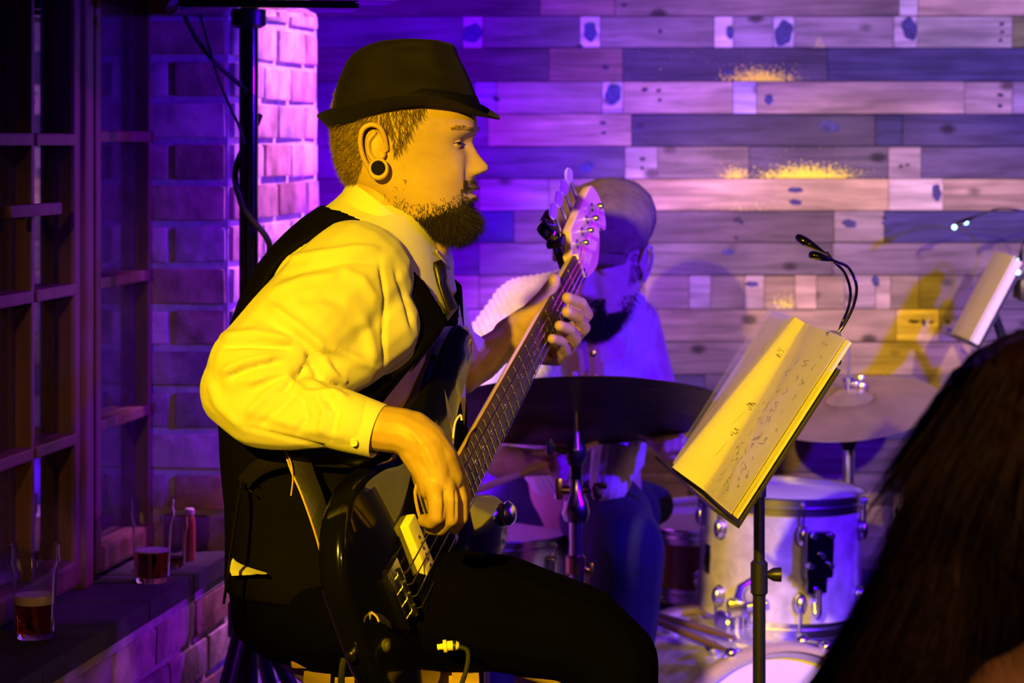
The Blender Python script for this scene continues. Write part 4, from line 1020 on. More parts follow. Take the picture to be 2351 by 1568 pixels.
# instrument cable
cb = MB(); cb.tube(catmull([P(1052,1483,3.10), P(1075,1500,3.09), P(1060,1570,3.08), P(1000,1700,3.1), P(850,2100,3.2), P(785,2380,3.3), P(760,2445,3.4)+Vector((0,0,0)), P(500,2480,3.5)], 8), .0032, 8)
cable = empty('instrument_cable', P(1052,1483,3.10), 'black instrument cable with a white plug hanging from the bass jack', 'cable')
cb.obj('cord', M['blackmatte'], cable)
m = MB(); m.tube([P(1004,1486,3.10), P(1018,1484,3.10)], .004, 14); m.tube([P(1018,1484,3.10), P(1026,1483,3.10)], .0085, 16); m.tube([P(1026,1483,3.10), P(1040,1482,3.10)], .0065, 16); m.obj('plug', M['cream'], cable, label='pale plug body')
m = MB(); m.tube([P(1040,1482,3.10), P(1046,1482,3.10)], .0068, 16); m.obj('plug_collar', M['black'], cable)
MB().tube([P(1046,1482,3.10), P(1053,1483,3.10)], [.0066,.0045], 16).obj('plug_boot', M['cream'], cable)
cb = MB(); cb.tube(catmull([P(790,1512,3.16), P(785,1540,3.155), P(784,1600,3.155), P(790,1900,3.16), P(800,2300,3.2), P(900,2480,3.3)], 8), .0046, 8); tag(cb.obj('loose_cable', M['blackmatte'], None), 'thick black cable hanging down in front of the wooden stool', 'cable')
# ------------------------------------------------------------------ stool
sz = P(0,1497,3.2).z; sx0, sx1 = P(668,0,3.2).x, P(1128,0,3.24).x
stool = empty('stool', ((sx0+sx1)/2, 3.36, 0), 'square wooden bar stool under the seated bass player', 'stool')
sc0 = Vector(((sx0+sx1)/2, 3.36, sz-.010))
MB().box(sc0, (sx1-sx0, .34, .022), bev=.006).obj('seat', M['stool'], stool)
for y in (3.235, 3.485): MB().box((sc0.x, y, sz-.055), (sx1-sx0-.05, .02, .062), bev=.002).obj('apron', M['stool'], stool)
for x in (sx0+.03, sx1-.03): MB().box((x, 3.36, sz-.055), (.02, .25, .062), bev=.002).obj('apron', M['stool'], stool)
for x, y in ((sx0+.035,3.225),(sx1-.035,3.225),(sx0+.035,3.495),(sx1-.035,3.495)):
    sgx = -1 if x < sc0.x else 1; sgy = -1 if y < 3.36 else 1
    a = Vector((x, y, sz-.022)); b_ = Vector((x+.04*sgx, y+.04*sgy, 0)); 
    MB().loft([[q+Vector((i*.018, j*.018, 0)) for i, j in ((-1,-1),(1,-1),(1,1),(-1,1))] for q in (a, b_)]).obj('leg', M['stool'], stool, False)
for zz, y in ((.22, 3.195), (.22, 3.525)): MB().box((sc0.x, y, zz), (sx1-sx0-.03, .018, .03), bev=.002).obj('footrest', M['stool'], stool)
# ------------------------------------------------------------------ speaker on its pole behind the player
PD = 4.12; pc = P(571, 700, PD)
pole = empty('speaker_stand', (pc.x, PD, 0), 'tall black speaker stand with cable wound round it by the brick pier', 'stand')
MB().tube([(pc.x,PD,.50),(pc.x,PD,1.66)], .0165, 24).obj('pole', M['blackgloss'], pole)
MB().tube([(pc.x-.004,PD,.30),(pc.x-.004,PD,1.02)], .0200, 24).obj('outer_tube', M['black'], pole)
MB().lathe([(.021,0),(.031,.005),(.031,.05),(.021,.055)], (pc.x,PD,.99), n=24).obj('collar', M['black'], pole)
MB().lathe([(.021,0),(.036,.005),(.036,.06),(.021,.065)], (pc.x,PD,.60), n=24).obj('leg_hub', M['black'], pole)
MB().lathe([(.021,0),(.036,.005),(.036,.05),(.021,.055)], (pc.x,PD,.24), n=24).obj('leg_hub', M['black'], pole)
for a in (200, 320, 80):
    dx, dy = math.cos(R(a)), math.sin(R(a)); 
    if a == 200: dx, dy = -.28, -.95
    MB().tube([(pc.x+dx*.03,PD+dy*.03,.63),(pc.x+dx*.48,PD+dy*.48,.02)], .013, 14).obj('leg', M['black'], pole)
    MB().tube([(pc.x+dx*.03,PD+dy*.03,.26),(pc.x+dx*.27,PD+dy*.27,.30)], .008, 10).obj('brace', M['black'], pole)
cp_ = []
for i in range(150):
    t = i/149; z = 1.50-.95*t; a = 2*PI*3.6*t+.7; rr = .023+.016*max(0, math.sin(a*1.0+2.2))*min(1, t*6)
    cp_.append((pc.x+math.cos(a)*rr, PD+math.sin(a)*rr, z))
MB().tube(cp_, .0055, 8).obj('wound_cable', M['blackmatte'], pole)
MB().tube(catmull([P(425,40,4.0), P(455,95,4.03), P(500,150,4.07), P(548,192,4.10), P(566,210,4.10)], 6), .0042, 8).obj('cable_run', M['blackmatte'], pole)
MB().tube(catmull([P(460,35,4.0), P(478,100,4.03), P(500,175,4.06), P(530,250,4.09), P(549,290,4.10), P(560,330,4.10)], 6), .0026, 8).obj('cable_run', M['blackmatte'], pole)
sb = P(632, 18, PD); spk = empty('loudspeaker', (sb.x, PD, sb.z), 'black loudspeaker cabinet on top of the tall stand, only its underside in view', 'speaker')
rz = Matrix.Rotation(R(10), 3, 'Z')
MB().box(sb+Vector((0,0,.27)), (.36,.34,.50), rz, bev=.02).obj('cabinet', M['black'], spk)
MB().box(sb+Vector((.005,-.005,.012)), (.375,.355,.016), rz, bev=.006).obj('bottom_rim', M['blackgloss'], spk)
MB().box(sb+Vector((-.02,0,-.003)), (.30,.28,.010), rz, bev=.003).obj('foot_plate', M['blackgloss'], spk)
MB().lathe([(.03,0),(.03,-.03),(.021,-.035),(.021,0)], sb+Vector((pc.x-sb.x,0,.0)), n=20).obj('pole_cup', M['black'], spk)
# ------------------------------------------------------------------ glasses on the ledge
M['beer'] = glassmat('red_ale', (.62,.10,.02), 0, 1.33); M['beerdark'] = glassmat('dark_ale', (.35,.12,.03), 0, 1.33)
M['foam'] = pbr('beer_foam', (.85,.78,.68), .9, var=.1, vscale=60, bump=.001, bscale=200)
M['clear'] = glassmat('drinking_glass')
def pint(x, y, hgt, rt, fill, beer, label, foam=.006):
    g = empty('pint_glass', (x, y, LZ), label, 'glass', 'pint glasses on the ledge')
    prof = [(0,.0),(rt*.70,.0),(rt*.76,.004),(rt*.80,hgt*.3),(rt*.86,hgt*.62),(rt*.90,hgt*.72),(rt*1.0,hgt*.79),(rt*1.01,hgt*.84),(rt*.96,hgt*.90),(rt*.99,hgt),(rt*.95,hgt),(rt*.925,hgt*.90),(rt*.965,hgt*.84),(rt*.955,hgt*.79),(rt*.86,hgt*.72),(rt*.82,hgt*.62),(rt*.76,hgt*.3),(rt*.70,.010),(0,.009)]
    MB().lathe(prof, (x,y,LZ+.0005), n=40).obj('glass_wall', M['clear'], g)
    def rin(z): return float(np.interp(z/hgt, [0,.07,.3,.62,.72], [.69,.70,.76,.82,.86]))*rt-.0003
    zs = np.linspace(.0095, fill, 8)
    MB().lathe([(0,zs[0])]+[(rin(z), z) for z in zs]+[(0,fill)], (x,y,LZ), n=40).obj('beer', beer, g)
    if foam: MB().lathe([(0,fill+.0002),(rin(fill)-.0005,fill+.0002),(rin(fill+foam)-.0003,fill+foam),(rin(fill)*.7,fill+foam+.001),(0,fill+foam)], (x,y,LZ), n=40).obj('foam', M['foam'], g)
g1 = P(70,1480,3.57); pint(g1.x, 3.60, .140, .0385, .052, M['beer'], 'nearest pint glass on the ledge, a third full of red ale under pale froth', .013)
g2 = P(345,1335,4.04); pint(g2.x, 4.06, .140, .0385, .052, M['beerdark'], 'middle pint glass on the ledge with dark ale in the lower third', .002)
g3 = P(397,1322,4.17); pint(g3.x, 4.19, .090, .024, .020, M['beerdark'], 'small glass half hidden behind the middle pint glass', 0)
g4 = P(444,1293,4.25); vz = empty('bottle', (g4.x-.008, 4.26, LZ), 'slim amber bottle at the far end of the ledge', 'bottle')
M['amber'] = pbr('amber_glass', (.45,.15,.04), .12, coat=1)
MB().lathe([(0,0),(.0095,0),(.0105,.003),(.0105,.070),(.0085,.080),(.0075,.084)], (g4.x-.008,4.26,LZ), n=26).obj('glass_body', M['amber'], vz)
MB().lathe([(.0085,.083),(.0088,.085),(.0088,.092),(.007,.094),(0,.094)], (g4.x-.008,4.26,LZ), n=26).obj('cap', M['cream'], vz)
# ================================================================== MUSIC STANDS
M['sleeve'] = pbr('clear_page_sleeve', (.9,.9,.95), .12, coat=.6)
_b = M['sleeve'].node_tree.nodes['Principled BSDF']; _b.inputs['Alpha'].default_value = .16
M['pageyellow'] = pbr('aged_paper', (.68,.62,.46), .55, var=.05, vscale=10, coat=.15)
def music_stand(A, e1, e2, label, foot, seed, thick=.0, glow=False, lamps=(), pages=True, polex=None):
    """A near bottom corner of the desk, e1 along the lip (away from the viewer), e2 up the desk"""
    nn_ = e1.cross(e2).normalized()
    if nn_.x > 0: nn_ = -nn_
    root = empty('music_stand', foot, label, 'music stand')
    q = lambda s, t, h: A+e1*s+e2*t+nn_*h
    def plate(s0, s1, t0, t1, h0, h1, ns=1, nt_=1, fn=None):
        mb = MB(); top = []; bt = []
        for i in range(ns+1):
            s = s0+(s1-s0)*i/ns
            top.append([q(s, t0+(t1-t0)*j/nt_, h1+(fn(s, t0+(t1-t0)*j/nt_) if fn else 0)) for j in range(nt_+1)])
            bt.append([q(s, t0+(t1-t0)*j/nt_, h0+(fn(s, t0+(t1-t0)*j/nt_) if fn else 0)) for j in range(nt_+1)])
        rings_ = [a+b_[::-1] for a, b_ in zip(top, bt)]
        return mb.loft(rings_)
    plate(-.02, 1.02, -.03, .86, -.012, -.008).obj('desk', M['black'], root, False)
    m = plate(-.02, 1.02, -.035, -.02, -.012, .035); m.obj('lip', M['black'], root, False)
    c = q(.5, .38, -.014); px0 = Vector(foot)
    MB().tube([c, q(.5,.38,-.030), Vector((px0.x, px0.y, c.z-.10))], .011, 14).obj('desk_bracket', M['black'], root)
    zc = P(0,1322,px0.y).z
    MB().tube([(px0.x,px0.y,zc),(px0.x,px0.y,c.z-.06)], .0088, 18).obj('pole', M['black'], root)
    MB().tube([(px0.x,px0.y,.12),(px0.x,px0.y,zc+.01)], .0100, 18).obj('outer_tube', M['black'], root)
    MB().lathe([(.010,-.030),(.0135,-.026),(.0135,.020),(.010,.024)], (px0.x,px0.y,zc), n=20).obj('collar', M['black'], root)
    MB().tube([(px0.x+.012,px0.y,zc+.002),(px0.x+.022,px0.y,zc+.002),(px0.x+.034,px0.y,zc+.002)], [.005,.0105,.0115], 14).obj('clamp_knob', M['black'], root)
    for a in (30, 150, 270):
        dx, dy = math.cos(R(a)), math.sin(R(a)); MB().tube([(px0.x,px0.y,.26),(px0.x+dx*.16,px0.y+dy*.16,.12),(px0.x+dx*.28,px0.y+dy*.28,.012)], .008, 10).obj('leg', M['black'], root)
    for i, (pts, hd) in enumerate(lamps):
        ln_ = MB(); ln_.tube(catmull(pts, 7), .0030, 10); lg = empty('clip_lamp', pts[0], hd[3], 'lamp', None) if False else None
        ln_.obj('gooseneck', M['blackgloss'], LAMP)
        c, ax_, L_n = hd[0], hd[1], hd[2]
    return root, q, plate, nn_
A = P(1687,1186,3.45); e1 = P(1552,1068,3.98)-A; e2 = P(1948,782,3.50)-A
ms, q, plate, mn = music_stand(A, e1, e2, 'black music stand holding the open song book in front of the drums', (P(1743,1300,3.72).x, 3.72, 0), 1)
bk = empty('song_book', A, 'open song book of handwritten sheets in clear sleeves on the near music stand', 'book')
def bulge(s, t):
    hi = .050*(1-t)+.014*t; s0 = .40+.12*t; s1 = s0+.10*(1-t)+.03
    if s < s0: return .004*math.sin(PI*s/s0)
    if s < s1: x = (s-s0)/(s1-s0); return hi*(x*x*(3-2*x))
    return hi*max(0., 1-(s-s1)/(1-s1))**1.2
plate(0, 1, 0, 1, -.006, -.0005, 24, 12).obj('page_block', M['pageyellow'], bk, False)
for i in range(3): plate(-.004+.003*i, 1.0-.002*i, .0+.002*i, 1-.002*i, .0015*i, .0015*i+.0009, 40, 14, lambda s, t: bulge(s, t)*(.75+.1*i)).obj('sheet', M['pageyellow'], bk)
plate(0, 1, 0, 1.0, .006, .0068, 60, 20, bulge).obj('top_sheet', M['paper'], bk)
sl = plate(-.006, .42, .01, 1.02, .0085, .0088, 20, 12, lambda s, t: bulge(s, t)+.001*math.sin(9*t+7*s)); sl.obj('page_sleeve', M['sleeve'], bk)
sl = plate(.62, 1.03, .12, 1.04, .012, .0123, 20, 12, lambda s, t: bulge(s, t)+.002*math.sin(7*t+9*s)); sl.obj('page_sleeve', M['sleeve'], bk)
hw = MB(); r3 = random.Random(11)
def scribble(s, t, ln, sz):
    pts = []; k = r3.randint(3, 6)
    for i in range(k): pts.append((s+r3.uniform(-.5,.5)*sz*.8, t+ln*(i/(k-1)-.5)+r3.uniform(-.3,.3)*sz*.2))
    for i in range(k-1):
        a, b_ = pts[i], pts[i+1]; wv = .0011
        p0 = q(a[0], a[1], .0078+bulge(*a)); p1 = q(b_[0], b_[1], .0078+bulge(*b_)); d = (p1-p0)
        if d.length < 1e-5: continue
        sd = d.normalized().cross(mn)*wv*.5
        hw.add([p0-sd, p0+sd, p1+sd, p1-sd], [(0,1,2,3)])
for s, t, l, z in [(.10,.93,.012,.05),(.13,.93,.012,.05),(.16,.935,.012,.05),(.08,.86,.02,.05)]: scribble(s, t, l, z)
for row in range(9):
    t = .80-.085*row
    for s in (.30,.20,.11):
        if r3.random() < .92: scribble(s+r3.uniform(-.02,.02), t+r3.uniform(-.015,.015), r3.uniform(.03,.06), .07)
for i in range(36): scribble(r3.uniform(.04,.37), r3.uniform(.03,.60), .02, .03)
for t in (.78,.47,.31):
    for j in range(4): scribble(.40+.12*t+.02, t+j*.012, .006, .03)
for t in (.40,.22): scribble(.40+.12*t+.03, t, .09, .004)
for i in range(22): scribble(r3.uniform(.62,.95), r3.uniform(.1,.95), .03, .02)
hw.obj('handwriting', M['ink'], bk, False)
def lamp(name, pts, heads, label, rad=.0024, mat='blackgloss', led=None, group=None):
    root = empty('clip_lamp', pts[0][0], label, 'lamp', group)
    for i, pp in enumerate(pts):
        MB().tube(catmull(pp, 7), rad, 10).obj('gooseneck', M['blackgloss'], root)
    for (a, b_, r0) in heads:
        ax_ = (b_-a); L = ax_.length
        rot = ax_.to_track_quat('Z', 'Y').to_matrix()
        m = MB(); prof = [(0,0),(r0*.55,L*.03),(r0*.85,L*.12),(r0,L*.30),(r0*.9,L*.52),(r0*.55,L*.78),(r0*.32,L*.95),(r0*.25,L*1.05),(0,L*1.06)]
        m.lathe(prof, a, ax_, 24, sx=1, sy=.62); h_ = m.obj('lamp_head', M['blackgloss'], root)
        if led:
            c = a+ax_*.3
            for k_ in (-.25, .25): MB().ell(c+ax_*k_+Vector((-.002,-.003,-r0*.55)), .0055, n=12, m=8).obj('led', M['led'], h_)
    c = pts[0][0]
    MB().box(c+Vector((-.006,.0,-.02)), (.022,.040,.05), bev=.005).obj('clip', M['black'], root)
    return root
g0 = P(1921,768,3.60)
lamp('a', [[g0, P(1938,745,3.60), P(1960,700,3.60), P(1966,655,3.60), P(1948,615,3.60), P(1918,600,3.59)],
           [g0+Vector((.006,.02,0)), P(1932,745,3.64), P(1948,705,3.64), P(1952,665,3.64), P(1938,625,3.63), P(1910,596,3.62), P(1898,578,3.62)]],
     [(P(1856,583,3.58), P(1914,598,3.585), .0115), (P(1826,541,3.63), P(1893,580,3.62), .0115)], 'black twin headed gooseneck lamp clipped to the near music stand')
# second stand, far right
mat_led = bpy.data.materials.new('cool_led'); mat_led.use_nodes = True; _e = mat_led.node_tree.nodes['Principled BSDF']; _e.inputs['Emission Color'].default_value = (.2,.75,1,1); _e.inputs['Emission Strength'].default_value = 6; M['led'] = mat_led
A2 = P(2242,790,5.32); e12 = Vector((-.005, .21, 0)); e22 = P(2343,600,5.32)-A2
ms2, q2, plate2, mn2 = music_stand(A2, e12, e22, 'black music stand at the far right, seen from its side', (P(2235,1000,5.45).x+.08, 5.45, 0), 2)
bk2 = empty('sheet_music', A2, 'white sheets on the far right music stand, seen almost edge on', 'sheet music')
plate2(0, 1, 0, 1.0, -.005, .012, 6, 4).obj('sheets', M['paper'], bk2, False)
plate2(.02, .98, .0, 1.02, .013, .016, 10, 6, lambda s, t: .006*math.sin(PI*s)).obj('top_sheet', M['paper'], bk2, True)
gg = P(2345,640,5.45)
lamp('b', [[gg, P(2400,560,5.45), P(2390,500,5.45), P(2350,484,5.45), P(2290,480,5.45), P(2240,497,5.45)]], [(P(2190,517,5.44), P(2243,495,5.45), .010)], 'small clip lamp with lit cool white leds arching over the far right stand', .0018, led=True)
gg2 = P(2356,645,5.38)
lamp('c', [[gg2, P(2385,600,5.38), P(2380,560,5.38), P(2362,548,5.38), P(2345,565,5.38)]], [(P(2338,622,5.36), P(2346,566,5.37), .010)], 'clip lamp head hanging beside the top corner of the far right sheets', .0018, led=True)

# ================================================================== DRUM KIT
M['pearl'] = pbr('white_pearl_wrap', (.58,.56,.52), .30, var=.28, vscale=26, coat=.7, detail=3)
M['drumwood'] = pbr('brown_drum_shell', (.26,.10,.04), .35, var=.25, vscale=8, coat=.5)
M['skinhead'] = pbr('coated_drum_head', (.80,.78,.74), .65, var=.04)
M['headdark'] = pbr('bass_drum_head_band', (.05,.05,.06), .4)
M['bronze'] = pbr('dark_bronze', (.12,.10,.06), .42, metal=.75, var=.25, vscale=18)
M['brassc'] = pbr('bright_bronze', (.62,.52,.30), .36, metal=.7, var=.12, vscale=12)
M['hoopwood'] = pbr('bass_hoop_wrap', (.60,.50,.30), .3, coat=.6)
def lugs(root, c, ax, r, depth, n, a0, both=True, mat='chrome', long=False, rod=True):
    x, y, d = basis(ax)
    for i in range(n):
        a = R(a0)+2*PI*i/n; o = x*math.cos(a)+y*math.sin(a)
        for top in ((1, -1) if both else (1,)):
            z = (depth/2-.050)*top if not long else 0
            p = Vector(c)+o*(r+.001)+d*z
            m = MB(); rot = Matrix((o.cross(d), d, o)).transposed()
            if long: m.tube([p+o*.008+d*-.03, p+o*.008+d*.03], [.0075,.0075], 12); m.ell(p+d*.032+o*.006, .009); m.ell(p-d*.032+o*.006, .009)
            else:
                m.ell(p+o*.007, (.0115,.021,.011), rot, 16, 10); m.lathe([(.016,0),(.0155,.002),(0,.003)], p, o, 22, sx=1 if abs(basis(o)[0].dot(d)) < .5 else 1.5, sy=1.5 if abs(basis(o)[0].dot(d)) < .5 else 1)
            lg = m.obj('lug', M[mat], root)
            e = Vector(c)+o*(r+.011)+d*(depth/2+.012)*top
            if rod: MB().tube([p+o*.010, e], .0028, 8).obj('tension_rod', M['chrome'], lg); 
            if long: MB().tube([p+o*.010, Vector(c)+o*(r+.011)-d*(depth/2+.012)], .0028, 8).obj('tension_rod', M['chrome'], lg)
            for ee in ([e] if not long else [e, Vector(c)+o*(r+.011)-d*(depth/2+.012)]):
                MB().ell(ee, .0058, n=10, m=6).obj('rod_nut', M['chrome'], lg)
def drum(name, c, ax, r, depth, mat, label, n=8, a0=10, long=False, vent=True):
    c = Vector(c); ax = Vector(ax).normalized()
    root = empty(name, c-ax*depth/2, label, 'drum')
    h = depth/2
    sh = MB().lathe([(r-.006,-h),(r,-h),(r,h),(r-.006,h),(r-.006,-h)], c, ax, 72).obj('shell', M[mat], root)
    for s_ in (1, -1):
        MB().lathe([(r+.002,s_*(h-.010)),(r+.006,s_*(h-.010)),(r+.006,s_*(h+.001)),(r+.012,s_*(h+.002)),(r+.012,s_*(h+.006)),(r+.007,s_*(h+.008)),(r+.007,s_*(h+.020)),(r+.011,s_*(h+.022)),(r+.009,s_*(h+.025)),(r+.003,s_*(h+.023)),(r+.002,s_*(h+.006)),(r+.002,s_*(h-.010))], c, ax, 72).obj('hoop', M['chrome'], root, label=None)
        MB().lathe([(0,s_*(h+.009)),(r-.010,s_*(h+.010)),(r+.002,s_*(h+.006)),(r+.002,s_*(h+.001)),(0,s_*(h+.001))], c, ax, 60).obj('drum_head', M['skinhead'], root)
    lugs(root, c, ax, r, depth, n, a0, long=long)
    return root
# rack tom on the bass drum
tc_ = P(1790,1275,5.02)
tax = Vector((.03,.0,1)).normalized()
tom = drum('rack_tom', tc_, tax, .168, .238, 'pearl', 'white pearl rack tom mounted over the bass drum', 6, 8)
x_, y_, d_ = basis(tax)
def onside(c, ax, r, ang, h):                               # ang 0 = towards the viewer, positive to the right
    o = Vector((math.sin(R(ang)), -math.cos(R(ang)), 0)); o = (o-ax*o.dot(ax)).normalized(); return Vector(c)+o*r+ax*h, o
p, o = onside(tc_, tax, .1685, -68, .0); rt_ = Matrix((o.cross(tax), tax, o)).transposed()
MB().box(p, (.026,.060,.004), rt_, bev=.0015).obj('badge', M['chromedark'], tom)
p, o = onside(tc_, tax, .170, 17, .035); rt_ = Matrix((o.cross(tax), tax, o)).transposed()
mt = MB(); mt.box(p+o*.020, (.060,.095,.035), rt_, bev=.008); mt.box(p+o*.012+tax*-.055, (.045,.05,.025), rt_, bev=.006); mt.obj('mount_bracket', M['blackgloss'], tom)
for dz, dx_ in ((.04,-.02),(.04,.02),(-.02,-.02),(-.02,.025),(.0,.0)): MB().tube([p+o*.03+tax*dz+o.cross(tax)*dx_, p+o*.048+tax*dz+o.cross(tax)*dx_], .006, 12).obj('bracket_bolt', M['chrome'], tom)
MB().tube(catmull([p+o*.03+tax*-.07, p+o*.034+tax*-.115, p+o*.02+tax*-.125, p+o*.012+tax*-.10], 5), .006, 10).obj('mount_hook', M['chrome'], tom)
# bass drum
fc = P(1790,1784,4.62); bc = P(1588,0,5.02); bc.z = fc.z+.0; bc = Vector((bc.x, 5.02, fc.z))
bax = (fc-bc).normalized(); bd_c = (fc+bc)/2; bdep = (fc-bc).length-.06
RB = .243
bdr = empty('bass_drum', (bd_c.x, bd_c.y, 0), 'white pearl bass drum lying on its side at the front of the kit', 'drum')
h = bdep/2
MB().lathe([(RB-.007,-h),(RB,-h),(RB,h),(RB-.007,h),(RB-.007,-h)], bd_c, bax, 96).obj('shell', M['pearl'], bdr)
for s_ in (1, -1):
    MB().lathe([(RB+.001,s_*(h-.004)),(RB+.012,s_*(h-.004)),(RB+.014,s_*(h+.004)),(RB+.014,s_*(h+.034)),(RB+.010,s_*(h+.040)),(RB+.001,s_*(h+.040)),(RB+.001,s_*(h-.004))], bd_c, bax, 96).obj('hoop', M['hoopwood'], bdr)
    MB().lathe([(RB-.016,s_*(h+.012)),(RB+.0005,s_*(h+.014)),(RB+.0005,s_*(h+.024)),(RB-.004,s_*(h+.026)),(RB-.016,s_*(h+.014)),(RB-.016,s_*(h+.012))], bd_c, bax, 96).obj('head_ring', M['chromedark'], bdr)
    MB().lathe([(0,s_*(h+.010)),(RB-.02,s_*(h+.010)),(RB-.002,s_*(h+.008)),(RB-.002,s_*(h+.006)),(0,s_*(h+.006))], bd_c, bax, 72).obj('drum_head', M['skinhead'], bdr)
x_, y_, d_ = basis(bax)
for i in range(8):
    a = 2*PI*i/8+R(22); o = x_*math.cos(a)+y_*math.sin(a)
    if o.z < -.2: continue
    for s_ in (1, -1):
        p = bd_c+o*(RB+.012)+bax*s_*(h-.075)
        m = MB(); m.ell(p, .014, n=14); m.tube([bd_c+o*(RB+.002)+bax*s_*(h-.075), p], .013, 14); lg = m.obj('lug', M['chrome'], bdr)
        MB().tube([p, bd_c+o*(RB+.024)+bax*s_*(h+.020)], .0032, 8).obj('tension_rod', M['chrome'], lg)
        e = bd_c+o*(RB+.020)+bax*s_*(h+.022); m = MB(); m.ell(e, (.012,.012,.012), n=12); m.tube([e-o.cross(bax)*.018, e+o.cross(bax)*.018], .004, 8); m.obj('claw', M['chrome'], lg)
# tom post on the bass drum
tp = P(1692,1470,4.84); 
m = MB(); m.tube([(tp.x,tp.y,tp.z-.03),(tp.x,tp.y,P(0,1372,4.84).z)], .0135, 20); m.obj('tom_post', M['chrome'], bdr)
m = MB(); m.box((tp.x,tp.y,P(0,1465,4.84).z), (.06,.05,.03), bev=.008); m.box((tp.x,tp.y,P(0,1395,4.84).z),(.040,.045,.035),bev=.008); m.obj('post_clamp', M['chromedark'], bdr)
m = MB(); m.lathe([(.0,0),(.024,.0),(.026,.004),(.024,.008),(0,.008)], P(1662,1430,4.82), (-1,-.4,0), 24, sx=1.2); m.obj('wing_bolt', M['chrome'], bdr)
m = MB(); m.tube([P(1700,1395,4.84), P(1760,1385,4.84)], .010, 16); m.obj('tom_arm', M['chrome'], bdr)
MB().tube([(tp.x,tp.y,P(0,1372,4.84).z-.01), P(1700,1350,4.86), P(1745,1320,4.88)], .009, 14).obj('tom_rod', M['chrome'], bdr)
# sticks across the bass drum
for i, (a, b_) in enumerate(((P(1490,1432,4.86), P(1672,1508,4.60)), (P(1500,1424,4.90), P(1690,1480,4.66)))):
    d = (b_-a).normalized(); L = (b_-a).length
    m = MB(); m.lathe([(0,0),(.006,.001),(.0076,.006),(.0078,L*.7),(.005,L*.92),(.0032,L*.95),(.0048,L*.975),(.0040,L*.993),(0,L)], a+Vector((0,0,.012)), d, 14)
    tag(m.obj('drumstick', pbr('dark_stick', (.16,.09,.12), .4), None), ['drumstick lying across the bass drum shell nearest the front', 'drumstick lying across the bass drum just behind the other one'][i], 'drumstick', 'drumsticks on the bass drum')
m = MB(); m.box(P(1730,1492,4.72)+Vector((0,0,.0)), (.085,.05,.006), Matrix.Rotation(R(-20),3,'Z'), bev=.002); m.obj('felt_pad', M['blackmatte'], bdr)
# snare drum (left) and brown drum
s1 = drum('snare_drum', P(1112,1285,4.92), (.05,-.045,1), .172, .105, 'chrome', 'chrome snare drum with a white head beside the player\'s knee', 8, 5, long=True)
s2 = drum('tom_drum', P(1622,1262,5.40), (-.04,-.085,1), .157, .120, 'drumwood', 'brown wooden drum with chrome lugs left of the rack tom', 6, 15, long=True)
def simple_stand(root, c, top, mat='chrome'):
    MB().tube([(c.x,c.y,.20),(c.x,c.y,top)], .012, 16).obj('stand_tube', M[mat], root)
    for a in (90, 210, 330): MB().tube([(c.x,c.y,.30),(c.x+math.cos(R(a))*.24,c.y+math.sin(R(a))*.24,.012)], .008, 10).obj('stand_leg', M[mat], root)
    for a in (30, 150, 270): MB().tube(catmull([(c.x,c.y,top-.02),(c.x+math.cos(R(a))*.13,c.y+math.sin(R(a))*.13,top-.03),(c.x+math.cos(R(a))*.178,c.y+math.sin(R(a))*.178,top+.02)],5), .006, 8).obj('basket_arm', M[mat], root)
simple_stand(s1, P(1112,1285,4.92), P(0,1375,4.92).z); simple_stand(s2, P(1622,1262,5.40), P(0,1350,5.40).z)
# cymbals
def cymbal(root, c, ax, r, mat, bell=.055):
    m = MB(); pr = [(.006,.030),(bell*.35,.029),(bell*.75,.022),(bell,.012),(bell*1.1,.0095)]
    for i in range(1, 12): t = i/11; pr.append((bell*1.1+(r-bell*1.1)*t, .0095-.020*t**1.5))
    pr2 = [(a, b_-.0016) for a, b_ in pr[::-1]]
    m.lathe(pr+pr2, c, ax, 96); o = m.obj('cymbal', M[mat], root, autosm=60)
    g = MB()
    for i in range(26):
        rr_ = bell*1.3+(r*.97-bell*1.3)*i/25; t = (rr_-bell*1.1)/(r-bell*1.1); z = .0095-.020*t**1.5
        g.lathe([(rr_-.0006,z-.0021),(rr_,z-.0024),(rr_+.0006,z-.0021)], c, ax, 72); g.lathe([(rr_-.0006,z+.0002),(rr_,z+.0005),(rr_+.0006,z+.0002)], c, ax, 72)
    gg_ = g.obj('lathe_groove', M[mat], o); gg_['kind'] = 'stuff'
    return o
cc = P(1322,922,4.40); cax = Vector((-.02,.33,.95)).normalized()
cs1 = empty('cymbal_stand', (cc.x, 4.40, 0), 'large dark ride cymbal tilted on its chrome stand in front of the drummer', 'cymbal')
cymbal(cs1, cc-cax*.010, cax, .285, 'bronze', .064)
MB().tube([cc-cax*.09, cc+cax*.055], .0038, 12).obj('tilt_rod', M['chrome'], cs1)
MB().lathe([(.020,.012),(.021,.016),(.018,.026),(.006,.028)], cc, cax, 24).obj('felt_washer', M['blackmatte'], cs1)
m = MB(); m.lathe([(.008,.028),(.009,.040),(.005,.044)], cc, cax, 18); m.tube([cc+cax*.038+Vector((-.016,0,.006)), cc+cax*.036, cc+cax*.038+Vector((.016,0,.006))], [.003,.006,.003], 10); m.obj('wing_nut', M['gold'], cs1)
j = P(1322,1040,4.40); 
m = MB(); m.tube([cc-cax*.085, j], [.0065,.0085], 14); m.obj('upper_rod', M['chrome'], cs1)
m = MB(); m.ell(j, (.020,.020,.030), n=16); m.tube([j+Vector((-.045,0,.01)), j+Vector((-.01,0,0))], [.004,.007], 12); m.box(j+Vector((-.048,0,.012)), (.012,.008,.030), bev=.003); m.obj('tilter', M['black'], cs1)
def P4(x, y): return P(x, y, 4.40)
MB().tube([P4(1322,1040), P4(1322,1105)], .0115, 16).obj('middle_rod', M['blackgloss'], cs1)
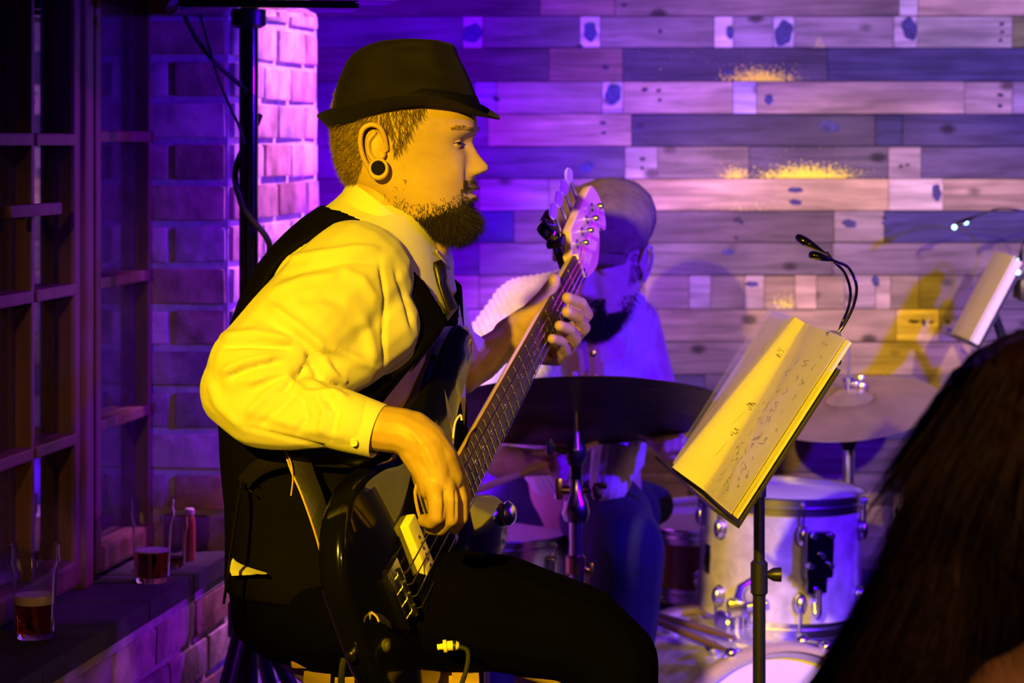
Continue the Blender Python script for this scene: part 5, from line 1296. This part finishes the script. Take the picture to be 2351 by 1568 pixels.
m = MB(); m.lathe([(.012,.0),(.022,.004),(.026,.02),(.022,.040),(.014,.055),(.012,.080)], P4(1322,1200)-Vector((0,0,0)), (0,0,1), 22); m.obj('boom_clamp', M['chromedark'], cs1)
m = MB(); m.tube([P4(1290,1125), P4(1352,1125)], .0085, 12); m.box(P4(1283,1122), (.014,.012,.040), bev=.004); m.box(P4(1366,1128), (.012,.010,.020), bev=.003); m.box(P4(1378,1115), (.026,.008,.012), bev=.003); m.box(P4(1372,1140), (.016,.008,.012), bev=.003); m.obj('wing_bolt', M['gold'], cs1)
MB().tube([P4(1322,1190), P4(1322,1300)], .0120, 18).obj('tube', M['chrome'], cs1)
m = MB(); m.lathe([(.013,0),(.019,.003),(.019,.032),(.013,.036)], P4(1322,1318), n=20); m.tube([P4(1325,1300), P4(1352,1308)], .006, 10); m.box(P4(1358,1308), (.008,.008,.026), bev=.003); m.obj('collar', M['gold'], cs1)
MB().tube([P4(1325,1300), Vector((P4(1325,0).x, 4.40, .20))], .0150, 18).obj('lower_tube', M['chromedark'], cs1)
for a in (90, 210, 330): MB().tube([(cc.x,4.40,.36),(cc.x+math.cos(R(a))*.28,4.40+math.sin(R(a))*.28,.012)], .009, 10).obj('leg', M['chrome'], cs1)
c2 = P(1952,925,5.25); ax2 = Vector((-.13,-.22,.97)).normalized()
cs2 = empty('cymbal_stand', (c2.x, 5.25, 0), 'pale crash cymbal on a stand behind the rack tom at right', 'cymbal')
cymbal(cs2, c2, ax2, .205, 'brassc', .045)
def P5(x, y): return P(x, y, 5.25)
MB().tube([P5(1948,1110)-Vector((0,0,.6)), P5(1948,985)], .0125, 16).obj('tube', M['chrome'], cs2)
MB().tube([P5(1948,985), P5(1948,792)], .0032, 10).obj('pull_rod', M['chrome'], cs2)
m = MB(); m.lathe([(.012,-.03),(.020,-.012),(.030,.0),(.030,.016),(.014,.022)], P5(1948,1003), n=24); m.obj('seat_cup', M['black'], cs2)
m = MB(); m.lathe([(.015,0),(.016,.006),(.008,.010),(.008,.030),(.013,.034),(.013,.044),(.006,.048)], P5(1948,912), n=20); m.obj('clutch', M['chrome'], cs2)
m = MB(); m.tube([P5(1952,880), P5(1972,880)], .0045, 10); m.box(P5(1977,872), (.010,.008,.018), bev=.003); m.box(P5(1980,888), (.012,.008,.014), bev=.003); m.ell(P5(1966,880), .009); m.obj('wing_bolt', M['chrome'], cs2)
for a in (90, 210, 330): MB().tube([(c2.x,5.25,.34),(c2.x+math.cos(R(a))*.24,5.25+math.sin(R(a))*.24,.012)], .008, 10).obj('leg', M['chrome'], cs2)
# second bounce cymbal lower edge (hi-hat bottom)
m = MB(); m.lathe([(.045,.002),(.10,-.004),(.16,-.010),(.16,-.0115),(.10,-.0055),(.045,.0005)], P5(1948,1003)+Vector((0,0,.02)), (0,-.04,1), 72)
# ================================================================== DRUMMER
YD = 4.72; KD = YD/F
dr = empty('person', (P(1370,1300,YD).x, YD+.05, 0), 'drummer in flat cap and ribbed pale cardigan bent over his kit', 'person')
def dhz(v): return v
# head tables in its own metres
dt = [(.112,-.03,.03,.010),(.104,-.065,.055,.040),(.085,-.088,.078,.062),(.055,-.100,.093,.073),(.020,-.104,.102,.077),(-.0,-.100,.103,.0765),(-.02,-.092,.101,.075),(-.05,-.078,.101,.071),(-.075,-.055,.101,.066),(-.095,-.03,.101,.058),(-.112,.0,.095,.046),(-.124,.03,.085,.030),(-.130,.05,.075,.012)]
S2 = dict(rings=[(a, b_, c, d) for a, b_, c, d in dt], nose=[(.03,0,.010),(.012,.002,.010),(.002,.008,.0105),(-.018,.017,.012),(-.030,.026,.0135),(-.038,.025,.014),(-.046,.010,.013),(-.055,.003,.014),(-.10,0,.02)], ze=.008, zn=-.040, zm=-.066)
hv, hf = head_shape(S2, 100, 130)
DH = Matrix.Translation(P(1388,598,YD))@Matrix.Rotation(R(-114), 4, 'Z')@Matrix.Rotation(R(12), 4, 'Y')@Matrix.Rotation(R(-4), 4, 'X')
D = lambda x, y, d=0.: P(x, y, YD+d)
b = MB()
b.chain([D(1385,620,.05), D(1385,710,.10), D(1360,800,.16)], [.060,.062,.08])
b.chain([D(1350,820,.14), D(1335,1000,.22), D(1345,1160,.33)], [.12,.12,.12])
b.chain([D(1200,760,.08), D(1120,900,.04), D(1085,1010,-.02)], [.055,.045,.040])
b.chain([D(1085,1010,-.02), D(1150,1060,-.08), D(1235,1062,-.14)], [.040,.034,.026])
b.chain([D(1460,740,.12), D(1500,880,.10), D(1500,980,.0)], [.05,.045,.038]); b.chain([D(1500,980,.0), D(1530,1020,-.10)], [.036,.026])
b.chain([D(1380,1180,.33), D(1420,1230,-.05), D(1430,1600,-.05)], [.08,.06,.05])
bv, bn, bf = remesh(b, .009, 3)
h = MB()
h.chain([D(1190,1062,-.12), D(1235,1062,-.16), D(1262,1060,-.18)], [.028,.026,.026])
for k, (x, y) in enumerate(((1288,1040),(1292,1054),(1292,1070),(1286,1086))):
    finger(h, [D(1262,1046+k*10,-.185), D(x-6,y,-.20), D(x+6,y+8,-.22), D(x-6,y+16,-.23)], [.0115,.010,.0095,.008])
finger(h, [D(1255,1045,-.17), D(1272,1030,-.20), D(1300,1032,-.21), D(1315,1038,-.21)], [.014,.0115,.010,.009])
h.chain([D(1500,985,-.02), D(1530,1012,-.10), D(1548,1020,-.12)], [.030,.027,.026])
for k, (x, y) in enumerate(((1530,1012),(1546,1010),(1562,1012),(1576,1018))):
    finger(h, [D(1538+k*8,1014+k,-.11), D(x+2,y+2,-.15), D(x,y+18,-.16), D(x-8,y+26,-.15)], [.012,.0125,.011,.009])
finger(h, [D(1525,1025,-.11), D(1530,1045,-.14), D(1548,1050,-.15)], [.013,.011,.010])
h2v, h2n, h2f = remesh(h, .0028, 3)
ev, en, ef = ear_shape(-1, 1.0); ev2, en2, ef2 = ear_shape(1, 1.0)
db = join([(xf(hv, DH), hf), (xf(ev, DH), ef), (xf(ev2, DH), ef2), (bv, bf), (h2v, h2f)])
rawobj('body', db[0], db[1], M['skin2'], dr, True)
# closed lids
lm = MB()
for sg in (-1, 1): lm.ell(DH@Vector((.082, sg*.031, .004)), .0135, n=16)
lm.obj('eyelid', M['skin2'], dr)
# beard and hair
M['beard2'] = pbr('black_beard', (.012,.010,.012), .6)
rs = random.Random(9); ro = []; di = []; le = []
while len(ro) < 6000:
    i = rs.randrange(len(hv)-300)+130; x, y, z = hv[i]
    jaw = (z < -.078 and x > .045) or (z < -.048 and x > .075 and abs(y) < .036 and not (-.074 < z < -.060 and abs(y) < .020)) or (-.10 < z < -.05 and .0 < x < .07 and abs(y) > .04 and rs.random() < .12)
    if not jaw: continue
    n3 = Vector((x-.03, y, (z+.06)*.8)).normalized(); ro.append(DH@Vector((x, y, z))); di.append(DH.to_3x3()@(n3*.6+Vector((.1,0,-.7))+Vector((rs.uniform(-.3,.3),)*3))); le.append(rs.uniform(.012,.028))
strands('beard', ro, di, le, .0007, M['beard2'], dr, .8, seg=3, seed=6)
ro = []; di = []; le = []
while len(ro) < 3500:
    i = rs.randrange(len(hv)-300)+130; x, y, z = hv[i]
    if not ((x < .045 and z > -.03 and z < .06 and abs(y) > .03) or (x < -.03 and -.08 < z < .06)): continue
    n3 = Vector((x, y*1.4, 0)).normalized(); ro.append(DH@Vector((x, y, z))); di.append(DH.to_3x3()@(n3*.3+Vector((-.3,0,-.8)))); le.append(rs.uniform(.006,.012))
strands('hair', ro, di, le, .0007, M['beard2'], dr, .5, seed=7)
# eyebrows
m = MB()
for sg in (-1, 1): m.tube([DH@Vector((.104, sg*.014, .022)), DH@Vector((.103, sg*.030, .026)), DH@Vector((.090, sg*.048, .021))], [.002,.0032,.0012], 6, flat=.6)
m.obj('eyebrow', M['beard2'], dr)
# flat cap
M['cap'] = pbr('brown_wool_cap', (.20,.14,.10), .9, var=.25, vscale=40, bump=.0012, bscale=220)
m = MB(); rg = []
for z, a0, a1, w_ in ((.036,-.106,.106,.0835),(.050,-.116,.116,.092),(.070,-.122,.124,.099),(.092,-.120,.126,.099),(.114,-.110,.116,.092),(.132,-.090,.096,.076),(.143,-.055,.065,.050),(.147,-.02,.03,.018)):
    rg.append([DH@Vector(((a0+a1)/2+(a1-a0)/2*math.cos(2*PI*k/60)-(.004), w_*math.sin(2*PI*k/60), z+.012*max(0,-math.cos(2*PI*k/60)))) for k in range(60)])
m.loft(rg); cap_ = m.obj('flat_cap', M['cap'], dr)
m = MB(); rg = []
for t in np.linspace(0, 1, 7):
    rg.append([DH@Vector((.070+(.042+.032*t)*max(math.cos(a),0)**.8 if math.cos(a) > 0 else .070, (.078-.004*t)*math.sin(a), .050-.014*t-.010*math.sin(a)**2)) for a in np.linspace(-PI/2*.98, PI/2*.98, 25)]+[DH@Vector((.070+(.042+.032*t)*max(math.cos(a),0)**.8 if math.cos(a) > 0 else .070, (.078-.004*t)*math.sin(a), .045-.014*t-.010*math.sin(a)**2)) for a in np.linspace(PI/2*.98, -PI/2*.98, 25)])
m.loft(rg); m.obj('cap_peak', M['cap'], cap_)
# cardigan: ribbed knit
c = MB()
c.chain([D(1370,700,.16), D(1335,760,.16), D(1320,900,.18), D(1335,1030,.26)], [.085,.135,.150,.135])
c.chain([D(1290,715,.12), D(1215,735,.10), D(1150,800,.07)], [.085,.088,.078])
c.chain([D(1150,800,.07), D(1105,900,.04), D(1080,985,.0), D(1078,1015,-.02)], [.078,.066,.060,.050])
c.chain([D(1405,690,.14), D(1440,760,.12), D(1455,830,.10)], [.062,.070,.058])
c.chain([D(1445,760,.12), D(1462,850,.10), D(1470,900,.06), D(1480,960,.0)], [.062,.054,.050,.044])
c.chain([D(1400,900,.05), D(1412,1020,-.02), D(1400,1110,-.04), D(1390,1165,-.04)], [.07,.050,.040,.014])
cv, cn, cf_ = remesh(c, .005, 4)
cv += cn*(nz(cv, 10., 2.)*.004)[:,None]
pp = cv[:,0]*.8+(cv[:,2]-1.1)*.55
rib = np.sin((cv[:,0]*1.0+np.where(cv[:,0] < .12, -.9, .25)*cv[:,2]*-.55)*2*PI/.0135)
cv += cn*(rib*.0017)[:,None]
M['knit'] = pbr('pale_ribbed_knit', (.66,.64,.62), .95, var=.10, vscale=60, bump=.0012, bscale=260, sheen=.2)
cardi = rawobj('cardigan', cv, cf_, M['knit'], dr, True)
m = MB(); rg = []
for t, x, y, dd in ((0,1352,740,-.02),(.4,1362,790,-.03),(.8,1368,850,-.03),(1,1368,905,-.03)): p = D(x, y, dd+.02); rg.append([p+Vector((-.012,0,0)), p+Vector((0,-.005,0)), p+Vector((.012,0,0)), p+Vector((0,.01,0))])
m.loft(rg); m.obj('button_band', pbr('ochre_band', (.55,.42,.16), .8), cardi)
for y in (762, 812, 868): MB().lathe([(0,.004),(.006,.003),(.007,0)], D(1358+(y-762)*.08, y, -.012), (0,-1,0), 16).obj('button', M['chromedark'], cardi)
tr = MB()
tr.ell(D(1350,1180,.36), (.16,.13,.10))
tr.chain([D(1300,1180,.34), D(1190,1140,.36), D(1110,1125,.38)], [.10,.078,.066]); tr.chain([D(1110,1125,.38), D(1120,1500,.42), D(1130,1860,.44)], [.066,.058,.052])
tr.chain([D(1380,1180,.34), D(1400,1195,.05), D(1440,1260,-.14)], [.10,.088,.073]); tr.chain([D(1440,1260,-.14), D(1430,1500,-.06), D(1430,1900,-.0)], [.074,.062,.052])
tr.chain([D(1400,1150,.36), D(1500,1160,.46)], [.07,.045])
tv, tn, tf = remesh(tr, .007, 4); tv += tn*(nz(tv, 9., 1.)*.004)[:,None]
M['denim'] = pbr('navy_denim', (.012,.014,.045), .9, var=.25, vscale=30, bump=.001, bscale=200)
rawobj('jeans', tv, tf, M['denim'], dr, True)
for x, dd in ((1130, .38), (1430, -.06)):
    m = MB(); cc_ = D(x,1900,dd); cc_.z = .045; m.ell(cc_, (.05,.14,.042)); m.obj('shoe', M['leather'], dr)
m = MB(); th_c = D(1290,1330,.62)
th = empty('drum_throne', (th_c.x, th_c.y, 0), 'round black drum throne under the drummer', 'stool')
MB().lathe([(0,-.04),(.14,-.04),(.16,-.02),(.155,.01),(.10,.02),(0,.022)], (th_c.x,th_c.y,D(0,1300,.36).z), n=36).obj('seat', M['leather'], th)
MB().tube([(th_c.x,th_c.y,.1),(th_c.x,th_c.y,D(0,1330,.36).z)], .015, 14).obj('post', M['chrome'], th)
for a in (90,210,330): MB().tube([(th_c.x,th_c.y,.3),(th_c.x+math.cos(R(a))*.22,th_c.y+math.sin(R(a))*.22,.012)], .009, 10).obj('leg', M['chrome'], th)
# sticks in his hands
M['hickory'] = pbr('hickory', (.60,.42,.24), .5)
for i, (a, b_, lb) in enumerate(((D(1310,1042,-.215), D(1225,1075,-.19), 'drumstick in the drummer\'s right hand'), (D(1585,1040,-.16), D(1470,995,-.13), 'drumstick in the drummer\'s left hand under the ride cymbal'))):
    d = (b_-a).normalized(); a_ = a-d*.06; L = .36 if i == 0 else .30
    tag(MB().lathe([(0,0),(.005,.001),(.007,.005),(.0072,L*.7),(.0045,L*.93),(.003,L*.955),(.0046,L*.98),(0,L)], a_, d, 12).obj('drumstick', M['hickory'], None), lb, 'drumstick', 'drumsticks in the drummer\'s hands')

# ================================================================== LISTENER in the foreground
YW = 1.95; wm = empty('person', (P(2380,1500,YW).x, YW, 0), 'woman with long dark brown hair and black top seen from behind at lower right', 'person')
Wp = lambda x, y, d=0.: P(x, y, YW+d)
b = MB()
b.ell(Wp(2428,1050,.02), (.072,.092,.088)); b.ell(Wp(2420,1130,.05), (.055,.06,.06))
b.chain([Wp(2420,1180,.0), Wp(2400,1350,.0), Wp(2400,1420,.0)], [.055,.056,.075])
b.chain([Wp(2250,1560,.02), Wp(2400,1470,.0), Wp(2600,1480,.0), Wp(2780,1600,.02)], [.055,.075,.075,.055])
b.chain([Wp(2110,1660,.02), Wp(2250,1560,.02)], [.062,.058])
b.chain([Wp(2150,1790,-.03), Wp(2235,1690,-.045), Wp(2330,1625,-.055), Wp(2430,1550,-.055)], [.056,.060,.060,.060]); b.chain([Wp(2430,1550,-.055), Wp(2600,1560,-.045), Wp(2720,1640,-.02)], [.062,.064,.056]); b.ell(Wp(2460,1850,.0), (.150,.095,.15)); b.chain([Wp(2720,1640,-.02), Wp(2780,1720,.0), Wp(2800,2200,.05)], [.056,.052,.042]); b.chain([Wp(2290,1395,-.015), Wp(2400,1400,-.02)], [.056,.056])
b.chain([Wp(2110,1660,.02), Wp(2080,2300,.06), Wp(2200,2700,-.15)], [.060,.045,.035])
b.chain([Wp(2440,1640,.02), Wp(2440,2100,.02), Wp(2440,2500,.02)], [.085,.10,.12])
wv, wn, wf = remesh(b, .006, 4)
rawobj('body', wv, wf, M['skin3'], wm, True)
# black top: shell over the torso and the left shoulder, open at the back
c = MB()
c.chain([Wp(2100,1668,.022), Wp(2180,1610,.04), Wp(2260,1545,.045)], [.068,.068,.056])
c.chain([Wp(2100,1668,.022), Wp(2060,1900,.03), Wp(2070,2200,.05)], [.068,.062,.058])
c.chain([Wp(2140,1660,-.03), Wp(2200,1560,-.045), Wp(2290,1470,-.045), Wp(2330,1405,-.03)], [.060,.042,.034,.026])
c.chain([Wp(2200,1500,-.04), Wp(2250,1445,-.055), Wp(2330,1438,-.058), Wp(2450,1438,-.05)], [.04,.036,.036,.036])
c.ell(Wp(2440,2150,.01), (.165,.115,.20)); c.ell(Wp(2440,2500,.01), (.17,.13,.16)); c.chain([Wp(2450,1438,-.05), Wp(2560,1470,-.04), Wp(2640,1560,-.05)], [.036,.034,.030])
wv, wn, wf = remesh(c, .006, 4)
rawobj('top', wv, wf, M['trouser'], wm, True)
# hair: volume plus strands
M['whair'] = pbr('dark_brown_hair', (.040,.018,.010), .38, var=.4, vscale=30, spec=.6)
hb = MB()
hb.ell(Wp(2425,1035,.02), (.104,.125,.103))
def hc_(pts, r): hb.chain([Wp(*p) for p in pts], r)
hc_([(2345,965,-.03),(2310,1060,-.05),(2300,1145,-.05)], [.062,.060,.050])
hc_([(2390,930,-.05),(2390,1050,-.07),(2410,1150,-.07)], [.058,.060,.050])
hc_([(2235,1010,.0),(2215,1150,-.01),(2180,1300,-.01),(2110,1430,-.01),(2050,1600,-.01)], [.026,.040,.046,.050,.062])
hc_([(2250,1130,-.04),(2190,1300,-.05),(2130,1450,-.05),(2080,1590,-.04)], [.040,.040,.045,.052])
hc_([(2470,950,-.05),(2490,1150,-.07)], [.06,.05])
hw_v, hw_n, hw_f = remesh(hb, .006, 5)
st = nz(hw_v*np.array([1,1,.12]), 60., 4.)+.5*nz(hw_v*np.array([1,1,.15]), 130., 9.)
hw_v += hw_n*(st*.004)[:,None]
hair_w = rawobj('hair', hw_v, hw_f, M['whair'], wm, True)
rs = random.Random(21); ro = []; di = []; le = []
pxw, pyw = proj(hw_v)
ok = np.where((hw_n[:,1] < .35) & (hw_v[:,2] > .9))[0]
def flow(x, y):                                             # direction of fall in the picture plane
    if y < 1000: return Vector((np.interp(x, [2100,2330,2420,2500],[-.7,-.45,-.05,.4]), -.15, -1))
    return Vector((np.interp(x, [1900,2150,2300,2450],[-.55,-.38,-.05,.1]), 0, -1))
for _ in range(9000):
    i = ok[rs.randrange(len(ok))]; p = Vector(hw_v[i]); x, y = pxw[i], pyw[i]
    d = flow(x, y)+Vector(hw_n[i])*.10+Vector((rs.uniform(-.06,.06), rs.uniform(-.06,.06), 0))
    ro.append(p+Vector(hw_n[i])*.0005); di.append(d); le.append(rs.uniform(.05,.14))
strands('hair_strands', ro, di, le, .00055, M['whair'], wm, .10, seg=4, seed=22)
